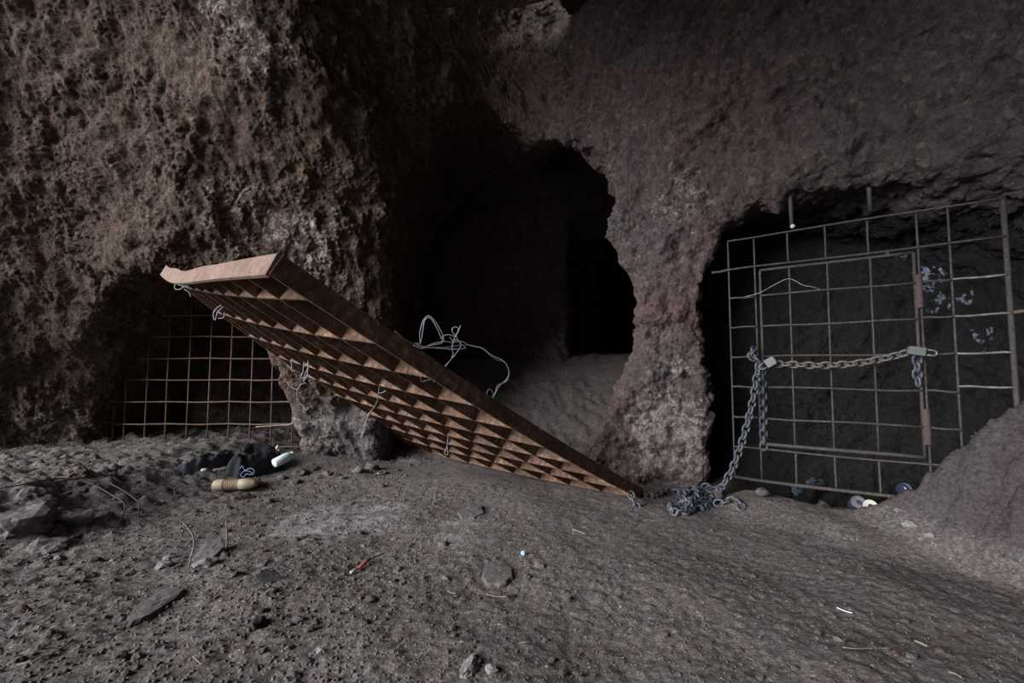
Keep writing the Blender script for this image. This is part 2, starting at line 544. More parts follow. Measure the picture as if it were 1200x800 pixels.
CAVE = outline(((450, 640, 3.0), (452, 540, 3.0), (448, 420, 2.85), (452, 300, 2.8), (464, 230, 2.8), (490, 170, 2.85), (520, 132, 2.95), (560, 112, 2.95),
                (600, 125, 2.9), (655, 162, 2.8), (705, 190, 2.7), (728, 224, 2.6), (718, 255, 2.55), (726, 290, 2.5), (748, 325, 2.5), (752, 380, 2.5),
                (740, 430, 2.5), (716, 470, 2.5), (684, 520, 2.55), (658, 570, 2.6), (650, 660, 2.6)))
NICHE_L = outline(((100, 640, 3.1), (112, 520, 3.1), (120, 450, 3.0), (140, 390, 2.95), (165, 345, 2.9), (200, 318, 2.8), (260, 320, 2.85), (320, 380, 3.0),
                   (345, 450, 3.05), (350, 520, 3.05), (340, 640, 3.05)))
NICHE_R = outline(((858, 680, 2.3), (852, 540, 2.3), (845, 430, 2.28), (846, 320, 2.25), (862, 258, 2.2), (905, 226, 2.1), (1000, 208, 1.95), (1100, 205, 1.8),
                   (1200, 212, 1.65), (1330, 215, 1.5), (1450, 300, 1.4), (1450, 800, 1.4)))
GL = np.array((at(857, 434, 2.28)[0], at(857, 434, 2.28)[1]))          # the right gate's foot points in plan
GR = np.array((at(1187, 434, 1.70)[0], at(1187, 434, 1.70)[1]))
G_DIR = (GR - GL) / np.linalg.norm(GR - GL)
G_NRM = np.array((-G_DIR[1], G_DIR[0]))

h = 0.05
xs = np.arange(-4.2, 3.6, h)
ys = np.arange(0.9, 6.3, h)
zs = np.arange(-0.5, 3.5, h)
X2, Z2 = np.meshgrid(xs, zs, indexing='ij')
W2 = wall_y(X2, Z2)
W2 = np.clip(W2, 0.95, 3.6)
Yg = ys[None, :, None]
field = (Yg - W2[:, None, :]) * 0.85
C1 = poly_dist(CAVE, X2, Z2)[:, None, :] - 0.16 * np.clip(Yg - 2.9, 0, 1.2) - 0.34 * np.clip(Yg - 2.55, 0, 2.2) * sstep(0.1, 0.5, X2)[:, None, :]
back = 4.5 + 1.7 * sstep(0.56, 0.66, X2) * sstep(2.3, 2.0, Z2) - 0.35 * np.exp(-((X2 - 0.35) / 0.3) ** 2 - ((Z2 - 0.5) / 0.5) ** 2)
C1 = np.maximum(C1, Yg - back[:, None, :])
C2 = np.maximum(poly_dist(NICHE_L, X2, Z2)[:, None, :], Yg - 4.2)
XX = X2[:, None, :]
gd = (XX - GL[0]) * G_NRM[0] + (Yg - GL[1]) * G_NRM[1]
C3 = np.maximum(poly_dist(NICHE_R, X2, Z2)[:, None, :], gd - 0.62)
field = smin(field, C1, 0.045 + 0.13 * sstep(0.35, -0.45, XX))
field = smin(field, C2, 0.10)
field = smin(field, C3, 0.07)
# a dark pocket high up above the big opening
pk = at(690, -8, 2.75)
pocket = np.sqrt((XX - pk[0]) ** 2 + ((Yg - pk[1]) * 0.45) ** 2 + (Z2[:, None, :] - pk[2]) ** 2) - 0.13
field = smin(field, pocket, 0.06)
field = field.astype(np.float32)


def surface_nets(v, origin, h):
    s = v > 0
    nx, ny, nz = v.shape
    acc = np.zeros((nx - 1, ny - 1, nz - 1, 3), np.float32)
    cnt = np.zeros((nx - 1, ny - 1, nz - 1), np.float32)
    quads = []
    for ax in range(3):
        sl0 = [slice(None)] * 3
        sl1 = [slice(None)] * 3
        sl0[ax] = slice(0, -1)
        sl1[ax] = slice(1, None)
        a, b = v[tuple(sl0)], v[tuple(sl1)]
        idx = np.argwhere((a > 0) != (b > 0))
        va = a[tuple(idx.T)]
        vb = b[tuple(idx.T)]
        t = va / (va - vb)
        p = idx.astype(np.float32)
        p[:, ax] += t
        o1, o2 = [k for k in range(3) if k != ax]
        for d1 in (0, -1):
            for d2 in (0, -1):
                c = idx.copy()
                c[:, o1] += d1
                c[:, o2] += d2
                ok = np.all(c >= 0, 1) & (c[:, 0] < nx - 1) & (c[:, 1] < ny - 1) & (c[:, 2] < nz - 1)
                np.add.at(acc, tuple(c[ok].T), p[ok])
                np.add.at(cnt, tuple(c[ok].T), 1)
        ok = (idx[:, o1] > 0) & (idx[:, o2] > 0) & (idx[:, o1] < v.shape[o1] - 1) & (idx[:, o2] < v.shape[o2] - 1)
        quads.append((ax, o1, o2, idx[ok], va[ok] > 0))
    used = cnt > 0
    ids = np.full(used.shape, -1, np.int64)
    ids[used] = np.arange(used.sum())
    pts = acc[used] / cnt[used][:, None] * h + np.asarray(origin, np.float32)
    Fs = []
    for ax, o1, o2, idx, pos in quads:
        cs = []
        for d1, d2 in ((0, 0), (-1, 0), (-1, -1), (0, -1)):
            c = idx.copy()
            c[:, o1] += d1
            c[:, o2] += d2
            cs.append(ids[tuple(c.T)])
        q = np.stack(cs, 1)
        flip = ~pos if ax != 1 else pos
        q[flip] = q[flip][:, ::-1]
        Fs.append(q)
    return pts, np.concatenate(Fs)


def vertex_normals(me):
    n = np.empty(len(me.vertices) * 3, np.float32)
    me.vertex_normals.foreach_get('vector', n)
    return n.reshape(-1, 3)


def displaced(name, pts, quads, levels, fn, mat):
    o = mesh_obj(name, pts, quads, mat)
    md = o.modifiers.new('smooth', 'SUBSURF')
    md.levels = md.render_levels = levels
    dg = bpy.context.evaluated_depsgraph_get()
    me = bpy.data.meshes.new_from_object(o.evaluated_get(dg))
    o.modifiers.clear()
    o.data = me
    co = np.empty(len(me.vertices) * 3, np.float32)
    me.vertices.foreach_get('co', co)
    co = co.reshape(-1, 3)
    co = fn(co, vertex_normals(me))
    me.vertices.foreach_set('co', co.astype(np.float32).ravel())
    me.update()
    me.polygons.foreach_set('use_smooth', np.ones(len(me.polygons), bool))
    return o


def rock_relief(p, n):
    left = sstep(0.3, -0.5, p[:, 0] + 0.4 * perlin(p * 1.3))
    big = 0.065 * fbm(p * 2.6, 3) + 0.045 * fbm(p * 6.5 + 5, 2) * (0.75 - 0.2 * left)
    q = p + n * big[:, None]
    warp = np.stack([perlin(q * 7 + 3), perlin(q * 7 + 31), perlin(q * 7 + 57)], 1) * 0.05
    grain = np.array((0.45, 0.0, -0.89))
    qs = q - (0.5 * left * (q @ grain))[:, None] * grain
    d1, v1 = worley((qs + warp) * 11)
    d2, v2 = worley((qs + warp * 0.6) * 26 + 9)
    d3, v3 = worley((q + warp * 0.3) * 58 + 4)
    l1 = np.clip(0.75 - d1, 0, 1) * (v1 * 1.5 - 0.25)
    l2 = np.clip(0.75 - d2, 0, 1) * (v2 * 1.7 - 0.35)
    l3 = np.clip(0.75 - d3, 0, 1) * (v3 * 1.7 - 0.35)
    patch = 0.30 + 1.25 * np.clip(perlin(q * 3.1 + 70) * 1.3 + 0.38, 0, 1)
    mid = fbm(q * np.array((6.0, 6.0, 4.0)) + 21, 3, 0.6)
    rough = fbm(qs * 13, 4, 0.58)
    rid = np.clip(1 - np.abs(perlin(q * np.array((8, 8, 6)) + 40)) * 3.2, 0, 1) ** 2
    amp = (1.0 + 0.12 * left) * patch
    disp = amp * ((0.042 - 0.012 * left) * l1 + 0.019 * l2 + 0.013 * l3) + (0.020 - 0.009 * left) * rough + (0.035 - 0.012 * left) * mid - 0.012 * amp * rid
    return q + n * disp[:, None]


pts, quads = surface_nets(field, (xs[0], ys[0], zs[0]), h)
cen = pts[quads].mean(1)
keep = (cen[:, 2] > -0.40)
yd = np.maximum(cen[:, 1], 0.1)
shown = (np.abs(cen[:, 0]) < 1.22 * yd + 0.12) & (cen[:, 2] < CAM_Z + 0.92 * yd + 0.12) & (cen[:, 2] > -0.12) & (cen[:, 1] < 3.45)


def grow(mask):
    vm = np.zeros(len(pts), bool)
    vm[quads[mask].ravel()] = True
    return vm[quads].any(1)


near = shown & keep
far = grow(~near) & keep
near = grow(near) & keep
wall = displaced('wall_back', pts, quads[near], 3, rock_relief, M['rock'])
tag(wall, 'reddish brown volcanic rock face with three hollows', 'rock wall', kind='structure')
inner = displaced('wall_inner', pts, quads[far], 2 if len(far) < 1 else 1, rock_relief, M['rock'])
tag(inner, 'dark rock lining deep inside the hollows', 'rock wall', kind='structure')
print('WALL QUADS', near.sum(), far.sum())
del field, C1, C2, C3, gd, pocket


# ------------------------------------------------------------------ ground
def ground_base(x, y):
    g = np.zeros_like(x)
    # floor of the big hollow climbs towards its back
    g += 0.78 * sstep(3.15, 4.5, y) * sstep(-1.0, -0.5, x)
    # rocky shelf on the left
    g += 0.16 * sstep(-1.45, -2.1, x - 0.15 * (y - 2.2)) * sstep(1.3, 1.9, y)
    # pit in front of and below the right gate
    gdist = (x - GL[0]) * G_NRM[0] + (y - GL[1]) * G_NRM[1]
    along = (x - GL[0]) * G_DIR[0] + (y - GL[1]) * G_DIR[1]
    lip = 0.10 - 0.15 * sstep(0.1, 0.7, along)
    pit = sstep(lip - 0.13, lip - 0.04, gdist) * sstep(-0.12, 0.02, along) * sstep(1.6, 1.2, along)
    g -= 0.13 * pit
    g += 0.050 * sstep(0.34, 0.05, np.abs(gdist - lip + 0.14)) * sstep(-0.1, 0.1, along) * sstep(1.0, 0.7, along) * (1 - pit)
    # mound against the gate's right end
    md = 0.68 * sstep(1.40, 1.94, x + 0.22 * (y - 1.5)) * sstep(0.7, 1.3, y)
    g = np.where(gdist > -0.30, g + md * sstep(-0.06, -0.20, gdist), g + md)
    # slightly higher towards the rock stub on the left of the grate
    g += 0.05 * np.exp(-((x + 1.25) / 0.5) ** 2 - ((y - 3.0) / 0.35) ** 2)
    return g


def ground_z(x, y, fine=True):
    x = np.asarray(x, float)
    y = np.asarray(y, float)
    sh = x.shape
    x, y = x.ravel(), y.ravel()
    p = np.stack([x, y, np.zeros_like(x)], 1)
    z = ground_base(x, y) + 0.030 * fbm(p * 1.9, 3)
    shelf = sstep(-1.2, -1.9, x) * sstep(1.2, 1.8, y)
    mound = sstep(1.38, 1.6, x) * sstep(0.9, 1.2, y)
    deep = sstep(3.0, 3.4, y)
    left = sstep(0.6, -1.2, x)
    if fine:
        d1, v1 = worley(p * np.array((14, 20, 1)) + perlin(p * 6)[:, None] * 0.5)
        d2, v2 = worley(p * 42 + perlin(p * 16)[:, None] * 0.4 + 7)
        d3, v3 = worley(p * 95 + 3)
        z += (0.006 + 0.060 * shelf + 0.030 * mound + 0.008 * left) * (0.5 - d1) * np.clip(v1 * 1.6 - 0.4, 0, 1)
        z += (0.0075 + 0.010 * shelf + 0.006 * left) * (0.5 - d2) * np.clip(v2 * 1.6 - 0.5, 0, 1)
        z += 0.0040 * (0.5 - d3) * np.clip(v3 * 1.5 - 0.4, 0, 1)
        z += 0.0055 * fbm(p * 26, 4, 0.6)
        z += (0.030 * shelf + 0.045 * mound + 0.05 * deep) * fbm(p * np.array((5, 9, 1)) + 3, 4)
        z += (0.022 * mound + 0.03 * deep) * fbm(p * 17 + 8, 5, 0.68)
        z += 0.016 * mound * (1 - np.abs(perlin(p * np.array((11, 22, 1)) + 2)) * 3)
    return z.reshape(sh)


def gz(x, y):
    return float(ground_z(np.array([x]), np.array([y]))[0])


def grid(x0, x1, y0, y1, st):
    gx = np.arange(x0, x1 + st * 0.5, st)
    gy = np.arange(y0, y1 + st * 0.5, st)
    A, B = np.meshgrid(gx, gy, indexing='ij')
    v = np.stack([A.ravel(), B.ravel(), ground_z(A, B).ravel()], 1)
    n = len(gy)
    i = np.arange((len(gx) - 1) * (n - 1))
    a = (i // (n - 1)) * n + i % (n - 1)
    return v, np.stack([a, a + n, a + n + 1, a + 1], 1)


gv, gf, off = [], [], 0
for g in ((-2.1, 2.0, 0.80, 1.606, 0.0062), (-3.4, 2.3, 1.60, 2.606, 0.010), (-3.9, 2.6, 2.60, 4.0, 0.02), (-1.4, 2.6, 3.98, 6.2, 0.05),
          (-3.9, -2.08, 0.8, 1.62, 0.05), (1.98, 3.4, 0.8, 2.6, 0.05), (-6.0, 3.4, -4.0, 0.83, 0.08), (-6.0, -3.38, 0.8, 2.7, 0.08)):
    v, f = grid(*g)
    gv.append(v)
    gf.append(f + off)
    off += len(v)
floor = mesh_obj('floor', np.concatenate(gv), np.concatenate(gf), M['ground'], smooth=True)
tag(floor, 'dusty grey dirt floor scattered with grit', 'ground', kind='structure')


# the rest of the shelter that shades the place: roof overhead, rock to the right and behind
def sheet(name, fn, nu, nv, label):
    U, V = np.meshgrid(np.linspace(0, 1, nu), np.linspace(0, 1, nv), indexing='ij')
    v = fn(U.ravel(), V.ravel())
    v = v + np.stack([fbm(v * 1.2 + k * 9, 4) for k in range(3)], 1) * 0.14
    i = np.arange((nu - 1) * (nv - 1))
    a = (i // (nv - 1)) * nv + i % (nv - 1)
    o = mesh_obj(name, v, np.stack([a, a + nv, a + nv + 1, a + 1], 1), M['rock'], smooth=True)
    return tag(o, label, 'rock', kind='structure')


sheet('ceiling', lambda u, v: np.stack([-2.3 + 6.3 * u, -3.8 + 6.4 * v, 3.25 - 0.35 * v - 0.25 * u - 0.75 * sstep(0.10, 0.0, u) * sstep(0.82, 0.70, v)], 1), 90, 90, 'rough rock roof of the shelter')  # unseen brow added along the left edge to keep sun off the upper right
sheet('wall_right', lambda u, v: np.stack([2.75 + 0.3 * v, -3.8 + 6.2 * u, -0.4 + 4.0 * v], 1), 80, 60, 'rock flank of the shelter beyond the gate')
sheet('wall_behind', lambda u, v: np.stack([-0.4 + 3.8 * u, -3.4 + 0.4 * v + 0 * u, -0.4 + 4.0 * v], 1), 60, 60, 'rock closing the shelter behind')


def on_ground(u, v, lift=0.0):
    """point of the floor seen at a photo pixel"""
    ds = np.linspace(0.7, 4.2, 700)
    P = np.array([at(u, v, d) for d in ds])
    below = P[:, 2] < ground_z(P[:, 0], P[:, 1], fine=False)
    k = int(np.argmax(below)) if below.any() else len(ds) - 1
    p = P[k].copy()
    p[2] = gz(p[0], p[1]) + lift
    return p


# ------------------------------------------------------------------ the fallen steel grate
GM = np.array([[0.5756, -0.7118, 0.4026], [0.5293, -0.0509, -0.8469], [0.6233, 0.7006, 0.3475]])
GO = np.array([-0.5765, -0.2128, 0.9271])
CELL, DEPTH = 0.2, 0.052


def grate_pt(i, j, hgt=0.0):
    a, b = i - 4.0, j - 3.0
    hh = 0.0009 * a * a - 0.0034 * a * b + 0.0008 * b * b + hgt
    return cam2w(GO + i * CELL * GM[:, 0] + j * CELL * GM[:, 1] + hh * GM[:, 2])


E1 = cam2w(GM[:, 0]) - cam2w(np.zeros(3))
E2 = cam2w(GM[:, 1]) - cam2w(np.zeros(3))
E3 = cam2w(GM[:, 2]) - cam2w(np.zeros(3))
I0, I1, J1 = 0.50, 10.0, 9


def flat_bar(name, line, side, h0, h1, thick, mat, parent):
    """a flat steel bar standing on edge along line (points with their top and bottom)"""
    vs, fs = [], []
    for k, (lo, hi) in enumerate(line):
        for q in (lo - side * thick / 2, lo + side * thick / 2, hi + side * thick / 2, hi - side * thick / 2):
            vs.append(q)
    for k in range(len(line) - 1):
        a, b = 4 * k, 4 * k + 4
        for q in range(4):
            fs.append((a + q, a + (q + 1) % 4, b + (q + 1) % 4, b + q))
    fs.append((3, 2, 1, 0))
    e = 4 * (len(line) - 1)
    fs.append((e, e + 1, e + 2, e + 3))
    return mesh_obj(name, vs, fs, mat, parent)


grate = thing('steel_grate', 'heavy rusted steel grate fallen aslant, its lower corner on the dirt', 'grate')
for j in range(J1 + 1):
    outer = j in (0, J1)
    line = [(grate_pt(i, j, 0), grate_pt(i, j, DEPTH)) for i in np.linspace(I0, I1, 24)]
    flat_bar('side_plate' if outer else 'long_bar', line, E2, 0, 0, 0.009 if outer else 0.006, M['rust'], grate)
for i in range(1, 10):
    line = [(grate_pt(i, j, 0.002), grate_pt(i, j, DEPTH - 0.002)) for j in np.linspace(0, J1, 19)]
    flat_bar('cross_bar', line, E1, 0, 0, 0.006, M['rust'], grate)
line = [(grate_pt(I1, j, 0), grate_pt(I1, j, DEPTH)) for j in np.linspace(0, J1, 19)]
flat_bar('end_plate', line, E1, 0, 0, 0.009, M['rust'], grate)


def end_line(j):
    sag = math.exp(-((j - 6.0) / 2.9) ** 2)
    lo = -0.004 - 0.034 * sag
    hi = DEPTH - 0.002 - 0.030 * sag + 0.006 * math.sin(j * 2.1) * sag
    return (grate_pt(I0, j, lo), grate_pt(I0 - 0.03, j, hi))


end = flat_bar('end_plate', [end_line(j) for j in np.linspace(0, J1, 40)], E1, 0, 0, 0.010, M['rust_pale'], grate)
end['label'] = 'dented pale rusted end plate'


def strand(name, px, d, r, mat, parent=None, per=6, n=6):
    """wire through photo points at their depths; d is one depth or one per point"""
    d = [d] * len(px) if np.isscalar(d) else d
    return tube(name, spline([at(u, v, dd) for (u, v), dd in zip(px, d)], per), r, mat, parent, n)


# knotted fence wire on the grate's upper edge
wt = thing('wire_tangle', 'tangle of looped grey fence wire hooked over the rusted grate edge', 'wire', loc=at(540, 405, 1.60))
wires = [
    ([(463, 388), (474, 397), (485, 402), (500, 406), (522, 407), (545, 404), (562, 407), (572, 414), (582, 421), (592, 425), (597, 436), (594, 446), (587, 450), (582, 458), (575, 466), (570, 463), (573, 456), (578, 460), (578, 470), (572, 480), (566, 483), (560, 478)],
     [1.42, 1.44, 1.47, 1.50, 1.52, 1.54, 1.55, 1.56, 1.57, 1.58, 1.60, 1.62, 1.63, 1.64, 1.65, 1.66, 1.67, 1.67, 1.68, 1.68, 1.67, 1.66]),
    ([(486, 402), (493, 401), (496, 385), (498, 375), (503, 372), (508, 377), (514, 388), (518, 398), (519, 394), (526, 392), (534, 394), (530, 388), (531, 384), (535, 383), (538, 387), (535, 394), (540, 404), (536, 412), (524, 427), (520, 434), (510, 440), (503, 445), (496, 446)], 1.50),
    ([(484, 404), (495, 408), (506, 403), (520, 400), (530, 401), (541, 400), (552, 405), (566, 408), (576, 416), (589, 422), (595, 430), (596, 440), (590, 448), (583, 452), (580, 462), (574, 468), (571, 461)], 1.53),
    ([(493, 404), (492, 392), (495, 378), (501, 370), (508, 374), (516, 386), (520, 396), (517, 402), (508, 404), (497, 406)], 1.52),
    ([(540, 381), (536, 390), (532, 398), (530, 408), (531, 414), (528, 422), (522, 428), (520, 436), (514, 443), (508, 447)], 1.49),
    ([(527, 395), (531, 399), (536, 398), (542, 404), (545, 408), (530, 409), (515, 408), (499, 407), (489, 404)], 1.51),
    ([(479, 430), (477, 436), (481, 439), (490, 437), (493, 443), (494, 447), (500, 446), (505, 442)], 1.36)]
for px, d in wires:
    strand('wire_strand', px, d, 0.0016, M['wire'] if px[0][0] != 479 else M['wire_dark'], wt)
for o in list(wt.children):
    o.matrix_parent_inverse = Matrix.Translation(wt.location).inverted()

ties = [
    ('thin grey wire tie looped at the top left corner of the grate', [[(222, 337), (214, 335), (206, 333), (205, 338), (211, 339), (217, 335), (224, 336), (232, 338), (238, 342)], [(216, 339), (221, 342), (224, 348)]], 2.16),
    ('bent wire tie binding grate and rebar near the second cross bar', [[(264, 355), (254, 361), (250, 368), (252, 375), (255, 366), (262, 359)], [(263, 366), (262, 372), (256, 373)]], 2.10),
    ('fine wire twist on the grate edge between two bars', [[(340, 422), (342, 428), (341, 434), (346, 434)], [(336, 428), (340, 431)]], 2.20),
    ('knotted wire tie with a raised loop on the grate edge', [[(356, 424), (355, 436), (352, 441), (356, 443), (358, 437), (361, 430), (361, 422)], [(361, 430), (360, 440), (356, 446), (359, 450)]], 2.20),
    ('forked wire tie dangling from the grate above the rock stub', [[(336, 447), (341, 453), (348, 456), (352, 451), (356, 449)], [(348, 456), (348, 463), (349, 470), (357, 476)]], 2.45),
    ('long wire hanging down across the lattice of the grate', [[(449, 444), (445, 453), (443, 462), (442, 470), (436, 480), (425, 491)], [(443, 461), (450, 459), (455, 455)], [(433, 484), (429, 493), (427, 502), (423, 513)]], [1.86, 1.88, 1.92, 1.97, 2.08, 2.25]),
    ('short wire hook hanging on the lattice over the dirt', [[(525, 511), (524, 522), (521, 531), (525, 532), (524, 524)]], 2.35),
]
for lab, lines, d in ties:
    first = lines[0][0]
    d0 = d if np.isscalar(d) else d[0]
    t = thing('wire_tie', lab, 'wire', 'wire ties on the grate', loc=at(*first, d0))
    for px in lines:
        dd = d if np.isscalar(d) else list(np.interp(np.linspace(0, 1, len(px)), np.linspace(0, 1, len(d)), d)) if px is lines[0] else (1.93 if px[0][1] < 470 else 2.25)
        o = strand('wire_strand', px, dd, 0.0017, M['wire'], t)
        o.matrix_parent_inverse = Matrix.Translation(t.location).inverted()

# ------------------------------------------------------------------ rebar mesh in the left hollow
MD = 3.16
mesh_l = thing('rebar_mesh', 'rusty rebar mesh standing in the low left hollow under the grate', 'mesh', loc=at(240, 525, MD))
LM = Matrix.Translation(mesh_l.location).inverted()


def xl(u):
    return (u - 600.0) / F_PX * MD * 1.002


def zl(v):
    return CAM_Z + (HORIZON - v) / F_PX * MD


for u, vt in zip((137, 150, 174, 198, 222.5, 247, 271.5, 296, 320.5, 345, 369), (396, 368, 343, 343, 343, 343, 343, 343, 343, 343, 343)):
    jit = random.uniform(-0.004, 0.004)
    o = tube('upright_bar', [(xl(u) + jit * t, at(0, 434, MD)[1], z) for t, z in zip((0, 1, 0), (zl(538), zl(440), zl(vt)))], 0.0052, M['rebar_rust'], mesh_l)
    o.matrix_parent_inverse = LM
for v, u0 in zip((344.5, 369, 394.5, 420, 445, 470.5, 496, 522), (179, 156, 141, 140, 137, 135.5, 135, 134)):
    o = tube('level_bar', [(xl(u), at(0, 434, MD)[1] - 0.010, zl(v) + 0.003 * math.sin(u)) for u in np.linspace(u0, 374, 8)], 0.0050, M['rebar_rust'], mesh_l)
    o.matrix_parent_inverse = LM
o = tube('level_bar', [(xl(u), at(0, 434, MD)[1] - 0.010, zl(535)) for u in np.linspace(182, 246, 4)], 0.0050, M['rebar_rust'], mesh_l)
o.matrix_parent_inverse = LM
o = strand('anchor_rod', [(84, 493), (112, 494), (136, 496)], [2.98, 3.05, 3.14], 0.006, M['rebar_grey'], mesh_l)
o.matrix_parent_inverse = LM
tag(strand('mesh_wire', [(279, 521), (284, 510), (291, 503), (303, 500)], 3.20, 0.0022, M['rebar_grey']), 'thin bent wire curling up behind the left rebar mesh', 'wire')
tag(strand('tie_rope', [(300, 500), (330, 498), (340, 497), (347, 491), (356, 483), (362, 477), (356, 474), (350, 468)], [3.08, 3.06, 3.04, 3.0, 2.95, 2.9, 2.8, 2.7], 0.0035, M['twine']), 'grey cord tied from the left rebar mesh to the rock stub', 'cord')

# ------------------------------------------------------------------ gate in the right hollow
GLEN = np.linalg.norm(GR - GL)


def gs(u):
    """distance along the gate of the plumb line seen at pixel column u"""
    k = (u - 600.0) / F_PX
    return (k * GL[1] - GL[0]) / (G_DIR[0] - k * G_DIR[1])


def gp(s, z, off=0.0):
    p = GL + G_DIR * s - G_NRM * off
    return np.array((p[0], p[1], z))


ROWS = [1.285 - 0.147 * k for k in range(9)]
S = [gs(u) for u in (857, 888, 928, 973, 1024, 1083, 1121, 1188)]
D0, D1 = gs(894.5), gs(1077)
ZT, ZB = ROWS[1] - 0.022, ROWS[7] + 0.026
grille = thing('gate_grille', 'fixed rebar grille closing the right hollow beside the rock pillar', 'grille', loc=gp(0.5, 0.1))
GMI = Matrix.Translation(grille.location).inverted()


def gbar(name, a, b, r, mat, par, inv, wob=0.002, n=7):
    a, b = np.asarray(a, float), np.asarray(b, float)
    ts = np.linspace(0, 1, n)
    ph = random.uniform(0, 6)
    pts = [a + (b - a) * t + np.array((0, 0.4, 1.0)) * wob * math.sin(ph + 5 * t) * (0 if t in (0, 1) else 1) for t in ts]
    o = tube(name, pts, r, mat, par)
    o.matrix_parent_inverse = inv
    return o


RB = 0.0043
g = M['rebar_grey']
gbar('upright_bar', gp(S[0], ROWS[8]), gp(S[0], ROWS[0]), RB, g, grille, GMI)
gbar('upright_bar', gp(S[1], ROWS[8]), gp(S[1], ROWS[0]), RB, g, grille, GMI)
for s_ in S[2:5]:
    gbar('upright_bar', gp(s_, ROWS[1]), gp(s_, ROWS[0]), RB, g, grille, GMI)
    gbar('upright_bar', gp(s_, ROWS[8]), gp(s_, ROWS[7]), RB, g, grille, GMI)
gbar('upright_bar', gp(S[5], ROWS[8]), gp(S[5], ROWS[0]), RB, g, grille, GMI)
gbar('upright_bar', gp(S[6], 0.12), gp(S[6], ROWS[0]), RB, g, grille, GMI)
o = gbar('end_post', gp(S[7], 0.25), gp(S[7], ROWS[0] + 0.004), 0.0095, M['rebar_grey'], grille, GMI, 0.001)
for k, z in enumerate(ROWS):
    if k in (0, 1, 7, 8):
        gbar('level_bar', gp(S[0], z, 0.010), gp(S[7] if k < 2 else S[6], z, 0.010), RB if k < 8 else 0.0075, g, grille, GMI, 0.003, 11)
    else:
        gbar('level_bar', gp(S[0], z, 0.010), gp(S[1], z, 0.010), RB, g, grille, GMI)
        gbar('level_bar', gp(S[5], z, 0.010), gp(S[6], z - (0.004 if k > 4 else 0), 0.010), RB, g, grille, GMI)
        if k < 6:
            gbar('level_bar', gp(S[6], z + (0.018 if k == 5 else 0), 0.010), gp(S[7], z + (0.018 if k == 5 else 0), 0.010), RB, M['rebar_white'], grille, GMI)
gbar('anchor_rod', gp(S[0] - 0.08, ROWS[1] - 0.002, 0.0), gp(S[0] + 0.01, ROWS[1], 0.008), 0.006, g, grille, GMI)
gbar('anchor_rod', gp(S[7], ROWS[4] + 0.15, 0.0), gp(S[7] + 0.16, ROWS[4] + 0.16, 0.0), 0.007, M['rebar_rust'], grille, GMI)
for z0, z1 in ((ROWS[2] - 0.05, ROWS[2] + 0.16), (0.32, 0.50)):
    pass

door = thing('grille_door', 'hinged rebar door with chained frame set in the right grille', 'door', loc=gp((D0 + D1) / 2, ZB, 0.015))
DMI = Matrix.Translation(door.location).inverted()
OFF = 0.012
gbar('frame_stile', gp(D0, ZB, OFF), gp(D0, ZT, OFF), 0.0058, g, door, DMI, 0.001)
gbar('frame_stile', gp(D1, ZB, OFF), gp(D1, ZT, OFF), 0.0062, g, door, DMI, 0.001)
gbar('frame_rail', gp(D0, ZT, OFF), gp(D1, ZT, OFF), 0.0058, g, door, DMI, 0.001)
gbar('frame_rail', gp(D0 - 0.02, ZB, OFF), gp(D1, ZB, OFF), 0.0080, g, door, DMI, 0.001)
for s_ in S[2:5]:
    gbar('upright_bar', gp(s_, ZB, OFF), gp(s_ + 0.004, ZT, OFF), RB, g, door, DMI)
for k in range(2, 7):
    gbar('level_bar', gp(D0, ROWS[k], OFF + 0.009), gp(D1, ROWS[k] + random.uniform(-0.006, 0.004), OFF + 0.009), RB, g, door, DMI, 0.003)
for z0, z1 in ((0.885, 1.02), (0.335, 0.475)):
    v, f = lathe_data([(0, 0.0125), (0, 0.0135), (z1 - z0, 0.0135), (z1 - z0, 0.0125)], 14)
    v = np.stack([v[:, 1], v[:, 2], v[:, 0]], 1) + gp(D1 + 0.010, z0, OFF)
    o = mesh_obj('hinge_tube', v, f, M['hinge_rust'], door, smooth=False)
    o.matrix_parent_inverse = DMI

# rods cast into the rock above the gate
for u, v0, v1, d, lab in ((926, 205, 268, 2.14, 'short grey rod hanging from the rock with a white blob at its tip'), (1018, 196, 247, 1.97, 'bare grey rod hanging from the rock down to the grille')):
    rod = thing('hanging_rod', lab, 'rod', 'rods above the grille', loc=at(u, v0, d))
    o = tube('rod', [at(u - 1, v0, d), at(u + 0.5, (v0 + v1) / 2, d), at(u + 2, v1, d)], [0.009, 0.010, 0.0085], M['rod_grey'], rod)
    o.matrix_parent_inverse = Matrix.Translation(rod.location).inverted()
    if u == 926:
        v, f = lathe_data([(-0.010, 0.003), (-0.006, 0.008), (0, 0.010), (0.006, 0.008), (0.012, 0.003)], 12)
        o = mesh_obj('tip', v + at(u + 3, v1 - 3, d - 0.01), f, M['paper'], rod, True)
        o['label'] = 'white blob on the rod tip'
        o.matrix_parent_inverse = Matrix.Translation(rod.location).inverted()
tag(tube('grille_wire', spline([gp(gs(875), ROWS[3] + 0.15, 0.02) + d for d in ((0, 0, -0.003),)] + [at(u, v, dd) for u, v, dd in ((890, 343, 2.19), (905, 335, 2.17), (921, 327, 2.13), (930, 328, 2.11), (941, 334, 2.09), (952, 336, 2.07), (961, 339, 2.06))]), 0.0017, M['wire']),
    'thin loose wire bowed over the door of the right grille', 'wire')

# ------------------------------------------------------------------ chains and padlocks
LW, LL, LR, PITCH_L = 0.0145, 0.0205, 0.0050, 0.0300


